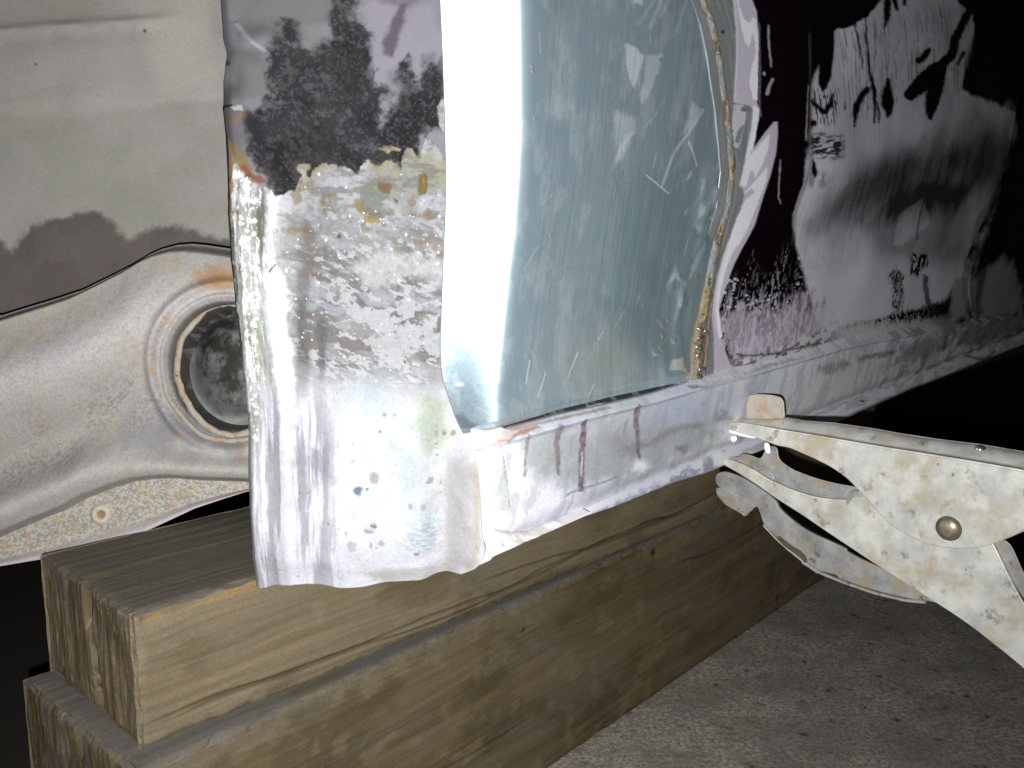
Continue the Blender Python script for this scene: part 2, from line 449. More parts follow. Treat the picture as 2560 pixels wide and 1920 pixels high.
# ------------------------------------------------------------------ timbers
def timber(name, corner, yaw, length, width, height, seed, K, dark, label, ends):
    """a sawn baulk; corner = front left bottom corner; front face seen from the camera"""
    d = np.array([math.sin(yaw), math.cos(yaw), 0.0]); e = np.array([-d[1], d[0], 0.0]); z = np.array([0, 0, 1.0])
    corner = arr(corner)
    rng_ = np.random.default_rng(seed)
    tan = lin(*dark[0], K); brown = lin(*dark[1], K); grey = lin(*dark[2], K); pale = lin(*dark[3], K)
    Vs, Qs, Cs, Rs, Ms = [], [], [], [], []
    off = 0
    def face(o, a, la, b, lb, n, na, nb_, kind):
        nonlocal off
        s = np.linspace(0, 1, na)[None, :]; t = np.linspace(0, 1, nb_)[:, None]
        A = s * la + 0 * t; B = t * lb + 0 * s
        P = o + A[..., None] * a + B[..., None] * b
        U = A * 1000 + seed * 111; V = B * 1000 + seed * 37 + (hash(kind) % 7) * 0 + {'front': 0, 'top': 300, 'end': 700, 'back': 900}[kind]
        edge = np.minimum(np.minimum(A, la - A), np.minimum(B, lb - B))
        if kind == 'end':
            g = fbm(U, V, 14, 160, seed + 3, 4, 0.55)       # torn, vertical saw marks
            fibre = fbm(U, V, 2.2, 26, seed + 5, 4, 0.7)
            h = (g - 0.5) * 0.002 + (fibre - 0.5) * 0.0011 + (fbm(U, V, 60, 90, seed + 6, 2) - 0.5) * 0.004
            gap = np.exp(-(((A - la * 0.56) + (fbm(U, V, 60, 90, seed + 9) - 0.5) * 0.03) / 0.005) ** 2) * sstep(0.75, 0.4, fbm(U, V, 900, 60, seed + 10))
            h -= 0.010 * gap
            c = mix(np.tile(brown, A.shape + (1,)), tan, 0.2 + sstep(0.35, 0.8, fibre) * 0.35)
            c = mix(c, brown * 0.55, np.clip(sstep(0.5, 0.85, fbm(U, V, 30, 60, seed + 8, 4)) * 0.6 + gap * 0.8, 0, 1))
            c = mix(c, grey, sstep(0.5, 0.75, fbm(U, V, 20, 60, seed + 4)) * 0.45)
            c = mix(c, pale, sstep(0.70, 0.80, fbm(U, V, 2.0, 9, seed + 7)) * 0.5)
            c = c * 1.15
        else:
            wave = (fbm(U, V, 260, 120, seed + 8, 3) - 0.5) * 22
            g = fbm(U, V + wave, 260, 9, seed, 5, 0.55)
            g2 = fbm(U, V + wave, 90, 1.6, seed + 1, 4, 0.6)
            ring = fbm(U, V + wave * 1.5, 500, 22, seed + 2, 3)
            blot = fbm(U, V, 70, 45, seed + 6, 5, 0.6)
            c = mix(np.tile(tan, A.shape + (1,)), brown, sstep(0.35, 0.75, ring) * 0.4)
            c = mix(c, brown * 0.9, sstep(0.50, 0.95, g) * 0.30)
            c = mix(c, grey, sstep(0.45, 0.75, fbm(U, V, 120, 30, seed + 12, 4)) * 0.22)
            c = mix(c, pale, sstep(0.5, 0.8, g2) * 0.12)
            c = mix(c, brown * 0.7, sstep(0.5, 0.9, blot) * 0.45)
            c = mix(c, pale, sstep(0.62, 0.85, fbm(U, V, 28, 20, seed + 11, 4)) * 0.35)
            h = (g - 0.5) * 0.0016 + (g2 - 0.5) * 0.0006
            # shakes running with the grain
            for q in range(3 if kind == 'front' else 1):
                v0 = rng_.uniform(0.12, 0.9) * lb; u0 = rng_.uniform(-0.1, 0.6) * la; u1 = u0 + rng_.uniform(0.2, 0.6) * la
                path = v0 + (fbm(U, V * 0 + q * 91, 260, 900, seed + 20 + q, 4, 0.45) - 0.5) * 0.02 + (wave * 0.0002)
                wdt = 0.0007 + 0.0011 * fbm(U, V * 0 + q, 40, 900, seed + 30)
                m = np.exp(-((B - path) / wdt) ** 2) * sstep(u0, u0 + 0.05, A) * (1 - sstep(u1 - 0.08, u1, A))
                h -= m * 0.002; c = mix(c, brown * 0.4, m * 0.6)
            # a few knots and pits
            for q in range(6):
                kx = rng_.uniform(0, la); ky = rng_.uniform(0.05, 0.95) * lb; kr = rng_.uniform(0.002, 0.005)
                m = np.exp(-(((A - kx) / (kr * 1.3)) ** 2 + ((B - ky) / kr) ** 2) ** 1.5)
                h -= m * 0.0015; c = mix(c, brown * 0.2, m * 0.9)
            if kind == 'top':
                c = mix(c, grey * 0.9, np.full(A.shape, 0.45))
                h = h * 0.5
                c = mix(c, grey, np.full(A.shape, 0.85) * sstep(0.1, 0.5, fbm(U, V, 60, 20, seed + 13)))
        rough = 0.0022 * (fbm(U * 1.0, V * 1.0, 14, 14, seed + 15) * 1.6)
        dn = -rough * np.exp(-(edge / 0.004) ** 2) - 0.0012 * np.exp(-(edge / 0.0015) ** 2)
        if kind == 'front':
            chip = fbm(U, V * 0, 35, 900, seed + 17, 4)
            dn -= 0.004 * sstep(0.55, 0.85, chip) * np.exp(-((lb - B) / 0.006) ** 2)
            if ends:    # the near top arris is torn and shows fresh orange wood
                m = np.exp(-(((A - 0.045) / 0.06) ** 2 + ((lb - B - 0.004) / 0.007) ** 2)) * sstep(0.004, 0.01, A)
                dn -= m * 0.005
                c = mix(c, lin(176, 130, 70, K), np.clip(m * 1.1, 0, 0.8) * sstep(0.35, 0.7, fbm(U, V, 60, 3, seed + 19)))
        P = P + n * (h + dn)[..., None] - n * 0.001 * 0
        idx = off + np.arange(na * nb_).reshape(nb_, na)
        q = np.stack([idx[:-1, :-1], idx[:-1, 1:], idx[1:, 1:], idx[1:, :-1]], -1).reshape(-1, 4)
        Vs.append(P.reshape(-1, 3)); Qs.append(q); Cs.append(c.reshape(-1, 3)); Rs.append(np.full(na * nb_, 0.85)); Ms.append(np.zeros(na * nb_))
        off += na * nb_
    def nn(l, st):
        return max(2, int(l / st) + 1)
    face(corner, d, length, z, height, -e, nn(length, 0.0017), nn(height, 0.0011), 'front')
    face(corner + z * height, d, length, e, width, z, nn(length, 0.003), nn(width, 0.002), 'top')
    face(corner + e * width, -e, width, z, height, -d, nn(width, 0.0013), nn(height, 0.0013), 'end')
    face(corner + d * length, e, width, z, height, d, 30, 20, 'end')
    face(corner + d * length + e * width, -d, length, z, height, e, 120, 20, 'back')
    face(corner + e * width, d, length, -e, width, -z, 60, 10, 'back')
    o = raw_mesh(name, np.concatenate(Vs), np.concatenate(Qs), MAT_WOOD, None, [np.concatenate(Cs), np.concatenate(Rs), np.concatenate(Ms)])
    tag(o, label, 'timber', 'timbers stacked under the car')
    return o

MAT_WOOD = attr_mat('weathered_wood', bump=0.35, scale=420, spec=0.1, var=0.20, bdist=0.0006, aniso=(1, 1, 1.6))

# place: lower timber on the floor, upper timber on top of it
LOW_H, UP_H = 0.210, 0.103
def ground(px, py, z):
    r = ray(px, py); t = (z - CAM[2]) / r[..., 2]
    return CAM + r * t[..., None]
p_up = ground(352.0, 1884.0, LOW_H)
yaw_up = math.radians(43.5)
q1 = ground(1300.0, 1501.0, LOW_H); q0 = ground(700.0, 1772.0, LOW_H)
yaw_low = math.atan2(*(q1 - q0)[:2])
p_low = ground(330.0, 1925.0, LOW_H); p_low = q0 - unit(q1 - q0) * np.linalg.norm(q0 - p_low)
timber('timber_baulk', (p_low[0], p_low[1], 0), yaw_low, 1.5, 0.205, LOW_H - 0.001, 5, 0.86,
       [(108, 95, 71), (78, 67, 48), (106, 103, 98), (128, 116, 91)],
       'lower thick brown timber lying on the concrete floor', False)
timber('timber_baulk', (p_up[0], p_up[1], LOW_H + 0.0015), yaw_up, 1.32, 0.176, UP_H, 11, 1.15,
       [(136, 122, 96), (102, 88, 66), (112, 107, 98), (150, 137, 113)],
       'upper timber with sawn end, lying across the lower one', True)

# ------------------------------------------------------------------ wheel arch inner wall (behind, left)
MAT_PAINT = attr_mat('old_underseal', bump=0.10, scale=420, spec=0.15, var=0.12, bdist=0.0006)
PX, PY = grid(const(-60), const(760), const(-60), const(900), 4)
K = 0.80
wall_depth = 0.90 + (PX - 300) * 0.00003 + (PY - 300) * 0.00002
S = Sheet(PX, PY, at(PX, PY, wall_depth))
S.col[:] = lin(166, 160, 154, K)
S.paint(lin(140, 140, 127, K), S.poly([(-80, 290), (140, 296), (220, 300), (400, 272), (560, 258), (800, 250), (800, 900), (-80, 900)], 18, 6, 30) * (0.35 + 0.5 * S.n(60, seed=2)))  # soft shade below the pressed step, painted darker
S.paint(lin(168, 160, 160, K), S.n(90, seed=4) * 0.7)
S.paint(lin(150, 148, 132, K), sstep(0.5, 0.8, S.n(50, seed=9)) * 0.5)
S.paint(lin(190, 186, 172, K), S.poly([(330, 20), (480, -20), (545, 0), (550, 120), (540, 230), (420, 240), (380, 120)], 60, 12, 20) * 0.5)
S.h += 0.012 * sstep(330, 250, PY + 12 * np.sin(PX / 90) + (PX - 300) * 0.08)           # pressed step
S.h += 0.006 * sstep(30, 170, PY + PX * 0.075) + 0.004 * np.exp(-((PY - (96 - (PX) * 0.075)) / 16) ** 2) * sstep(480, 380, PX)      # seam bead
S.h += (S.n(90, seed=14, octs=2) - 0.5) * 0.010 + (S.n(6, seed=15) - 0.5) * 0.0002
S.paint(lin(196, 190, 186, K), np.exp(-((PY - (92 - PX * 0.075) - 4 * np.sin(PX / 23)) / 7) ** 2) * sstep(480, 380, PX) * 0.35)
dk = S.poly([(-80, 610), (0, 600), (18, 622), (30, 625), (60, 592), (92, 562), (110, 556), (150, 546), (196, 540), (214, 532), (240, 531), (262, 540), (290, 560), (310, 588), (325, 605), (345, 592), (365, 576), (400, 570), (440, 574), (480, 582), (560, 600), (800, 620), (800, 940), (-80, 940)], 24, 10, 10, 4)
S.paint(lin(98, 90, 86, K), dk * 0.95, 0.7, h=-0.0012)
S.paint(lin(92, 84, 80, K), dk * sstep(0.5, 0.75, S.n(40, seed=22)) * 0.6)
S.paint(lin(112, 108, 102, K), S.dots(60, (-40, -40, 560, 640), 1.0, 2.6, 7, 0.9) * 0.35)
for x, y, r in ((113, 176, 3), (375, 90, 4)):
    S.paint(lin(70, 66, 66, K), S.blob(x, y, r, r * 1.2, 0.5) * 0.9)
S.rgh[:] = 0.75
S.build('inner_arch', MAT_PAINT, car, 0.0015)

# ------------------------------------------------------------------ axle arm (behind, left)
axle = empty('axle_arm', at(250, 1100, 0.80))
tag(axle, 'pale grey rust-speckled axle arm with round bush opening, left of the filled arch', 'axle arm')
MAT_AXLE = attr_mat('dusty_primer', bump=0.3, scale=520, spec=0.2, var=0.14, bdist=0.0004)
AT = curve(crop([(-80, 575), (0, 550), (300, 460), (450, 410), (640, 320), (800, 240), (920, 170), (1000, 135), (1100, 108), (1200, 100), (1300, 110), (1440, 130), (1800, 190)], 0, 560, 2.592))
AB = curve(crop([(-120, 432), (0, 380), (200, 290), (350, 230), (480, 160), (640, 100), (750, 70), (850, 60), (950, 55), (1100, 65), (1380, 75), (1700, 90)], 0, 1180, 2.242))
PX, PY = grid(const(-50), const(720), AT, AB, 3)
T = (PY - AT(PX)) / (AB(PX) - AT(PX))
HX, HY = 579.0, 919.0
rr = np.sqrt(((PX - HX) / 199) ** 2 + ((PY - HY) / 208) ** 2)
d0 = 0.80 + 0.00004 * (PX - 300)
S = Sheet(PX, PY, at(PX, PY, d0))
K = 0.76
far = 1 - sstep(200, 460, PX)
prof = 0.8 * (0.034 * np.exp(-((T - 0.36) / 0.20) ** 2) + 0.030 * np.exp(-((T - 0.88) / 0.10) ** 2) - 0.010 * np.exp(-((T - 0.66) / 0.10) ** 2))
prof2 = 0.020 * np.exp(-((T - 0.25) / 0.22) ** 2) + 0.020 * np.exp(-((T - 0.93) / 0.06) ** 2)
S.h = prof * far + prof2 * (1 - far) - 0.03 * sstep(0.06, 0.0, T) - 0.02 * sstep(0.96, 1.0, T)
S.h += 0.007 * np.exp(-((rr - 0.98) / 0.07) ** 2) + 0.004 * np.exp(-((rr - 0.84) / 0.035) ** 2) - 0.10 * sstep(0.78, 0.66, rr)
S.h += (S.n(30, seed=5, octs=2) - 0.5) * 0.002
S.col[:] = lin(162, 158, 153, K)
S.paint(lin(188, 182, 184, K), np.exp(-((T - 0.30) / 0.10) ** 2) * 0.5)  # lilac highlight of the ridge painted as a paler band
S.paint(lin(150, 142, 134, K), np.exp(-((T - 0.66) / 0.14) ** 2) * far * 0.6)  # shade of the hollow painted darker
mott = S.n(2.0, seed=41, octs=4, gain=0.8)
S.paint(lin(118, 114, 110, K), sstep(0.42, 0.66, mott) * sstep(0.40, 0.62, T) * (1 - sstep(0.76, 0.88, T)) * (0.35 + 0.65 * sstep(0.35, 0.6, S.n(40, seed=40))) * 0.75)
S.paint(lin(136, 132, 128, K), sstep(0.5, 0.7, S.n(1.6, seed=42, octs=3, gain=0.8)) * 0.45)
rust = sstep(0.50, 0.72, S.n(26, seed=43, octs=5, gain=0.65))
topb = sstep(0.42, 0.0, T)
S.paint(lin(166, 146, 112, K), rust * topb * (0.3 + sstep(0.4, 0.65, S.n(2.4, seed=47))) * 0.38)
S.paint(lin(168, 128, 84, K), rust * np.exp(-((rr - 1.02) / 0.16) ** 2) * 0.75)
S.paint(lin(160, 118, 74, K), S.blob(535, 700, 36, 26, 0.6, warp=14) * 0.7)
S.paint(lin(160, 140, 110, K), sstep(0.6, 0.85, S.n(20, seed=45)) * sstep(0.5, 0.65, S.n(2.0, seed=46)) * 0.4)
S.paint(lin(120, 118, 120, K), sstep(0.45, 0.7, S.n(50, seed=49)) * np.exp(-((T - 0.80) / 0.1) ** 2) * (1 - far) * 0.9)
S.paint(lin(104, 104, 98, K), S.blob(10, 930, 14, 14, 0.5) * 0.7)
S.paint(lin(40, 38, 36, K), sstep(0.84, 0.70, rr) * 0.85)  # shade inside the bush opening painted dark
S.rgh[:] = 0.7
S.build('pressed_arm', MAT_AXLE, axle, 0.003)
# lower flange of the arm
FB = curve(crop([(-120, 545), (0, 525), (270, 480), (580, 410), (800, 340), (1100, 200), (1250, 150), (1375, 110), (1600, 60)], 0, 1180, 2.242))
FT = lambda x: AB(x) - 8
FBB = lambda x: np.maximum(FB(x), AB(x) + 2)
PX, PY = grid(const(-50), const(640), FT, FBB, 3)
T = (PY - FT(PX)) / (FBB(PX) - FT(PX) + 1e-6)
S = Sheet(PX, PY, at(PX, PY, 0.806 + 0.00004 * (PX - 300)))
S.h = -0.004 + 0.008 * sstep(0.75, 0.95, T) + (S.n(12, seed=3) - 0.5) * 0.001
S.col[:] = lin(166, 160, 150, K)
mott = S.n(1.8, seed=61, octs=3, gain=0.8)
S.paint(lin(112, 108, 100, K), sstep(0.40, 0.62, mott) * sstep(0.95, 0.7, T) * 0.7)
S.paint(lin(160, 134, 96, K), sstep(0.62, 0.80, S.n(7, seed=63)) * 0.45)
S.paint(lin(172, 166, 172, K), sstep(0.72, 0.95, T) * 0.7)
bx_, by_ = 250, 1287
S.paint(lin(186, 176, 158, K), S.blob(bx_, by_, 24, 24, 0.25) * 0.8, h=0.004)
S.paint(lin(130, 96, 74, K), S.blob(bx_, by_, 10, 10, 0.4) * 0.9, h=-0.003)
S.rgh[:] = 0.75
S.build('lower_flange', MAT_AXLE, axle, 0.003)
# bush rings
def ring_mesh(name, cx, cy, rx, ry, depth, tube_px, mat, parent, out=0.0, seg=96, tub=14, irr=0.0, seed=0):
    a = np.linspace(0, 2 * np.pi, seg, endpoint=False)[:, None]; b = np.linspace(0, 2 * np.pi, tub, endpoint=False)[None, :]
    wob = 1 + irr * (fbm(np.cos(a) * 40 + 100, np.sin(a) * 40 + 100, 14, None, seed) - 0.5)
    px = cx + (rx * wob + tube_px * np.cos(b)) * np.cos(a); py = cy + (ry * wob + tube_px * np.cos(b)) * np.sin(a)
    dep = depth - out - np.sin(b) * tube_px / F * depth + 0 * a
    V = at(px, py, dep)
    idx = np.arange(seg * tub).reshape(seg, tub)
    q = np.stack([idx, np.roll(idx, -1, 0), np.roll(np.roll(idx, -1, 0), -1, 1), np.roll(idx, -1, 1)], -1).reshape(-1, 4)
    return raw_mesh(name, V.reshape(-1, 3), q, mat, parent)
MAT_RING = noise_mat('rusty_ring', lin(164, 158, 146, K), lin(148, 142, 128, K), 90, 0.7, 0, lin(156, 118, 74, K), 120, (0.46, 0.70), 0.4, 0.0006, lin(90, 82, 70, K), 200, (0.62, 0.74))
ring_mesh('bush_ring', HX, HY, 172, 184, 0.80, 7, MAT_RING, axle, -0.002, irr=0.05, seed=1)
ring_mesh('bush_ring', HX + 6, HY + 2, 140, 164, 0.80, 9, MAT_RING, axle, -0.010, irr=0.07, seed=3)
MAT_RUB = noise_mat('bush_rubber', lin(140, 142, 138, K), lin(100, 102, 98, K), 22, 0.75, 0, lin(40, 38, 34, K), 13, (0.48, 0.62), 0.3)  # dark blotches put the recess shading into the rubber's colour
s = np.linspace(0, 1, 26)[:, None]; a = np.linspace(0, 2 * np.pi, 64, endpoint=False)[None, :]
V = at(HX + 8 + 140 * s * np.cos(a), HY + 164 * s * np.sin(a), 0.832 + 0.022 * sstep(0.5, 0.8, s) + 0 * a - 0.008 * np.cos(s * 3))
idx = np.arange(26 * 64).reshape(26, 64)
q = np.stack([idx[:-1], idx[1:], np.roll(idx, -1, 1)[1:], np.roll(idx, -1, 1)[:-1]], -1).reshape(-1, 4)
raw_mesh('bush_core', V.reshape(-1, 3), q, MAT_RUB, axle)
def TUCK(x, y):
    """how far the lower corner of the arch is beaten inwards"""
    return 0.003 * sstep(960, 1090, y) ** 2 * sstep(1260, 1170, x) + 0.004 * sstep(1230, 1100, x) * sstep(780, 1080, y) + 0.005 * sstep(600, 1090, y) * sstep(1236, 1110, x)

# ------------------------------------------------------------------ old wheel arch panel with filler
MAT_ARCH = attr_mat('filler_and_soot', bump=0.3, scale=700, spec=0.16, var=0.06, bdist=0.0003)
AL = curve([(530, -60), (532, 0), (541, 90), (552, 130), (545, 160), (538, 200), (540, 258), (537, 268), (540, 290), (546, 340), (550, 420), (553, 500), (560, 650), (575, 800), (588, 900), (600, 1000), (606, 1060), (608, 1200), (612, 1260), (611, 1290), (614, 1310), (618, 1380), (617, 1400), (620, 1440), (623, 1490)], by=1)
AR = curve([(1150, -60), (1150, 900), (1160, 1000), (1172, 1060), (1184, 1090), (1196, 1120), (1197, 1180), (1202, 1250), (1206, 1330), (1216, 1370), (1208, 1400), (1160, 1450), (1150, 1480)], by=1)
ABOT = curve([(520, 1486), (622, 1486), (640, 1487), (680, 1477), (735, 1466), (780, 1475), (850, 1483), (900, 1480), (960, 1470), (1060, 1462), (1100, 1455), (1150, 1446), (1185, 1420), (1210, 1396), (1240, 1380)])
PX, PY = grid(AL, AR, const(-50), ABOT, 2.0)
K = 2.05
S = Sheet(PX, PY, skin(np.minimum(PX, 1400), PY, kappa=-0.02))
X, Y = PX, PY
EL = X - AL(Y)                         # distance from the free edge, in pixels
# ---- shape
S.h -= 0.0035 + TUCK(X, Y) * sstep(1040, 1120, X)
S.h -= 0.007 * sstep(50, 0, EL) ** 2 + 0.004 * np.exp(-EL / 5)                      # edge rolls back
S.h += 0.0035 * np.exp(-((X - (684 + (Y - 450) * 0.045)) / 26) ** 2) * sstep(430, 520, Y)       # raised rib
S.h -= 0.0030 * np.exp(-((X - (770 + (Y - 450) * 0.02)) / 40) ** 2) * sstep(430, 560, Y)
S.h += 0.0028 * np.exp(-((X - (596 + (Y - 450) * 0.04)) / 12) ** 2) * sstep(430, 520, Y)
S.h -= 0.0012 * np.exp(-((X - (636 + (Y - 450) * 0.04)) / 18) ** 2) * sstep(430, 520, Y)
S.h += (S.n(40, seed=2, octs=3) - 0.5) * 0.004
S.h += 0.013 * sstep(1070, 1185, X) * sstep(1080, 1170, Y)                               # lump over the sill end
S.h -= 0.006 * sstep(1190, 1226, X + 0 * Y) ** 2 * sstep(1050, 1100, Y)
S.h -= 0.005 * sstep(1330, 1480, Y) ** 2
S.h += 0.010 * np.exp(-(((X - 640) / 60) ** 2 + ((Y - 110) / 40) ** 2)) - 0.006 * np.exp(-(((X - 570) / 30) ** 2 + ((Y - 200) / 50) ** 2))
# ---- upper part: grey underseal with soot
S.col[:] = lin(158, 152, 160, K)
S.paint(lin(136, 132, 132, K), S.n(45, seed=3) * 0.8)
S.paint(lin(168, 162, 176, K), S.poly([(880, 20), (940, 0), (1010, 20), (1090, 0), (1110, 130), (1060, 210), (1000, 150), (960, 240), (935, 330), (910, 200), (890, 90)], 30, 12, 12) * 0.7)
S.paint(lin(128, 126, 126, K), S.poly([(540, -50), (880, -50), (860, 40), (780, 70), (700, 60), (650, 100), (600, 70), (560, 50)], 40, 16, 14) * 0.8)
S.paint(lin(190, 186, 196, K), S.stroke([(590, 60), (640, 110), (665, 128)], 6, 14, 3) * 0.7, h=0.002)
S.paint(lin(112, 116, 116, K), S.poly([(566, 130), (600, 118), (640, 130), (670, 170), (660, 240), (600, 262), (560, 240)], 30, 10, 12) * 0.55)
S.paint(lin(92, 96, 98, K), S.blob(556, 232, 24, 32, 0.6, warp=8) * 0.8)
S.paint(lin(70, 62, 64, K), S.blob(556, 155, 11, 7, 0.5) * 0.8)
soot = crop([(440, 200), (470, 110), (540, 110), (560, 250), (640, 330), (760, 250), (790, 60), (800, -40), (930, -40), (950, 120), (1020, 230), (1050, 400), (1100, 520), (1180, 620), (1110, 650), (1090, 760), (1130, 850), (1170, 760), (1240, 600), (1220, 440), (1260, 380), (1300, 440), (1350, 600), (1420, 420), (1500, 400), (1560, 640), (1530, 830), (1390, 850), (1340, 960), (1300, 1100), (1100, 1100), (980, 1160), (700, 1110), (640, 1190), (500, 1290), (380, 1190), (250, 1000), (220, 740), (320, 680), (400, 620), (380, 480), (430, 300)], 520, 0, 2.592)
sm = 0.5 * S.poly(soot, 70, 30, 14, 11) + 0.5 * S.poly(soot, 26, 20, 6, 12)
gr = S.n(5, seed=13, octs=5, gain=0.7)
sm = np.clip(sm * (0.75 + 0.7 * (1 - sstep(0.3, 0.75, gr))), 0, 1) * sstep(0, 0.35, sm)
S.paint(lin(46, 46, 50, K), sm * 0.97, 0.95)
S.paint(lin(30, 28, 30, K), sm * sstep(0.38, 0.72, S.n(20, seed=17)) * 0.8)
S.paint(lin(92, 90, 98, K), sm * sstep(0.60, 0.85, S.n(1.6, seed=19, octs=3)) * 0.6)
S.paint(lin(64, 58, 54, K), sm * sstep(0.6, 0.8, S.n(14, seed=20)) * 0.45)
S.paint(lin(96, 84, 98, K), S.poly(crop([(1250, 30), (1310, 20), (1225, 250), (1190, 370), (1120, 350), (1150, 220)], 520, 0, 2.592), 16, 8, 8) * 0.85)
S.paint(lin(120, 108, 116, K), S.poly([(930, -50), (1060, -50), (1030, 12), (960, 8)], 24, 12, 8) * 0.7)
S.paint(lin(96, 92, 92, K), S.poly([(540, 262), (620, 268), (640, 330), (600, 400), (560, 380), (548, 330)], 18, 8, 8) * 0.55)
S.paint(lin(40, 38, 42, K), S.stroke([(612, 288, 9), (635, 320, 17), (648, 350, 10)], 10, 10, 5, 5) * 0.85)
S.paint(lin(34, 32, 36, K), S.stroke([(698, 360, 7), (692, 390, 9), (684, 420, 8)], 8, 8, 4, 5) * 0.9)
S.rgh = np.where(S.rgh > 0, 0.8, S.rgh)
# ---- filler boundary
FY = curve([(520, 520), (560, 470), (579, 404), (586, 402), (600, 424), (625, 446), (640, 456), (665, 470), (690, 492), (712, 478), (735, 470), (752, 452), (758, 440), (772, 440), (780, 420), (800, 408), (830, 410), (870, 417), (892, 434), (899, 418), (908, 404), (918, 400), (935, 412), (950, 412), (962, 402), (978, 398), (992, 408), (1000, 432), (1003, 392), (1012, 372), (1028, 370), (1048, 398), (1053, 372), (1060, 348), (1072, 344), (1086, 356), (1100, 380), (1114, 402), (1200, 430)])
edge_n = (S.n(2.6, seed=23, octs=4, gain=0.65) - 0.5) * 14
dY = Y - FY(X) + edge_n
fil = sstep(-2.5, 2.5, dY)
for pts in ([(738, 412), (744, 408), (772, 408), (774, 418), (766, 430), (752, 470), (744, 486), (736, 470), (750, 434), (738, 426)],
            [(944, 372), (960, 362), (976, 364), (1000, 370), (998, 380), (978, 378), (970, 384), (955, 376)],
            [(1092, 268), (1104, 244), (1130, 240), (1130, 340), (1108, 330), (1098, 310)]):
    fil = np.maximum(fil, S.poly(pts, 4, 4, 3))
S.h += fil * 0.0011
K2 = K
fc = np.tile(lin(196, 196, 190, K2), X.shape + (1,))
# warm edge of the old paint flakes
near = np.exp(-np.clip(dY, 0, 200) / 22)
fc = mix(fc, lin(198, 192, 146, K2), np.clip(near * (0.3 + 1.1 * S.n(16, seed=25)), 0, 1))
fc = mix(fc, lin(150, 124, 70, K2), np.exp(-np.clip(dY, 0, 200) / 4.5) * sstep(0.4, 0.65, S.n(9, seed=26)) * 0.9)
fc = mix(fc, lin(222, 222, 232, K2), S.poly([(780, 440), (840, 420), (900, 450), (905, 490), (850, 520), (790, 510)], 30, 12, 8) * 0.7)
fc = mix(fc, lin(200, 200, 166, K2), S.poly([(1040, 360), (1070, 340), (1130, 400), (1120, 470), (1080, 460), (1050, 430)], 24, 8, 8) * 0.8)
# general mottling
fc = mix(fc, lin(232, 232, 240, K2), sstep(0.45, 0.7, S.n(22, seed=27)) * 0.8)
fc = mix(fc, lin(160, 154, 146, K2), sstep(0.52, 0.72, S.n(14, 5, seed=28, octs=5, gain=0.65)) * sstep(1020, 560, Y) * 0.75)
band = S.poly([(690, 520), (860, 520), (1160, 560), (1160, 900), (1040, 980), (900, 950), (780, 960), (700, 760)], 90, 40, 20)
fc = mix(fc, lin(196, 193, 192, K2), band * 0.8)
st = S.n(26, 9, seed=29, octs=5, gain=0.6, rot=0.25)
fc = mix(fc, lin(162, 155, 152, K2), band * sstep(0.36, 0.66, st) * 0.9)
fc = mix(fc, lin(148, 142, 142, K2), S.poly([(850, 690), (1000, 690), (1140, 720), (1140, 840), (980, 830), (860, 780)], 60, 30, 14) * sstep(0.25, 0.60, S.n(20, 11, seed=30, octs=4)) * 0.85)
fc = mix(fc, lin(214, 216, 222, K2), band * sstep(0.55, 0.75, S.n(18, 7, seed=31, octs=4, rot=0.3)) * 0.8)
isl = S.n(6.5, 3.6, seed=32, octs=5, gain=0.62, rot=0.35)                        # islands of white paint with ragged edges
white = sstep(0.625, 0.650, isl + 0.10 * (S.n(60, 40, seed=70, octs=2) - 0.5)) * band
fc = mix(fc, lin(240, 240, 242, K2), white * 0.95); S.h += 0.0003 * white * fil
fc = mix(fc, lin(246, 245, 246, K2), S.poly([(900, 640), (960, 625), (1060, 640), (1160, 660), (1160, 690), (1000, 705), (930, 705), (880, 690)], 46, 26, 8) * 0.8)
for pts, sd in (([(905, 850), (960, 830), (1040, 850), (1010, 905), (960, 900), (930, 870)], 8), ([(860, 765), (930, 770), (1010, 810), (1090, 800), (1080, 850), (960, 830), (880, 800)], 9), ([(985, 760), (1030, 750), (1060, 770), (1040, 800), (1000, 800)], 10), ([(840, 730), (880, 738), (890, 755), (850, 760)], 12), ([(1060, 860), (1110, 830), (1120, 870), (1080, 890)], 13)):
    fc = mix(fc, lin(240, 240, 242, K2), S.poly(pts, 3, 16, 4, sd) * 0.92)
# vertical drag marks on the left
vs = S.n(3.2, 60, seed=33, octs=5, gain=0.65)
leftm = sstep(740, 640, X)
fc = mix(fc, lin(236, 237, 236, K2), leftm * sstep(0.40, 0.6, vs) * 0.9)
fc = mix(fc, lin(150, 148, 132, K2), leftm * sstep(0.55, 0.72, S.n(4.5, 26, seed=34, octs=5)) * sstep(1180, 900, Y) * 0.8)
fc = mix(fc, lin(134, 128, 100, K2), S.blob(640, 560, 26, 50, 0.6, warp=14) * 0.7)
fc = mix(fc, lin(140, 134, 130, K2), S.stroke([(770, 560), (765, 640), (752, 760), (760, 880), (745, 990)], 16, 22, 10, 14) * 0.7)
fc = mix(fc, lin(128, 126, 124, K2), S.stroke([(755, 760), (750, 830), (762, 900)], 6, 10, 5, 8) * 0.6)
fc = mix(fc, lin(128, 130, 132, K2), S.stroke([(800, 820, 14), (805, 890, 10), (800, 945, 6)], 10, 18, 8, 10) * 0.7)
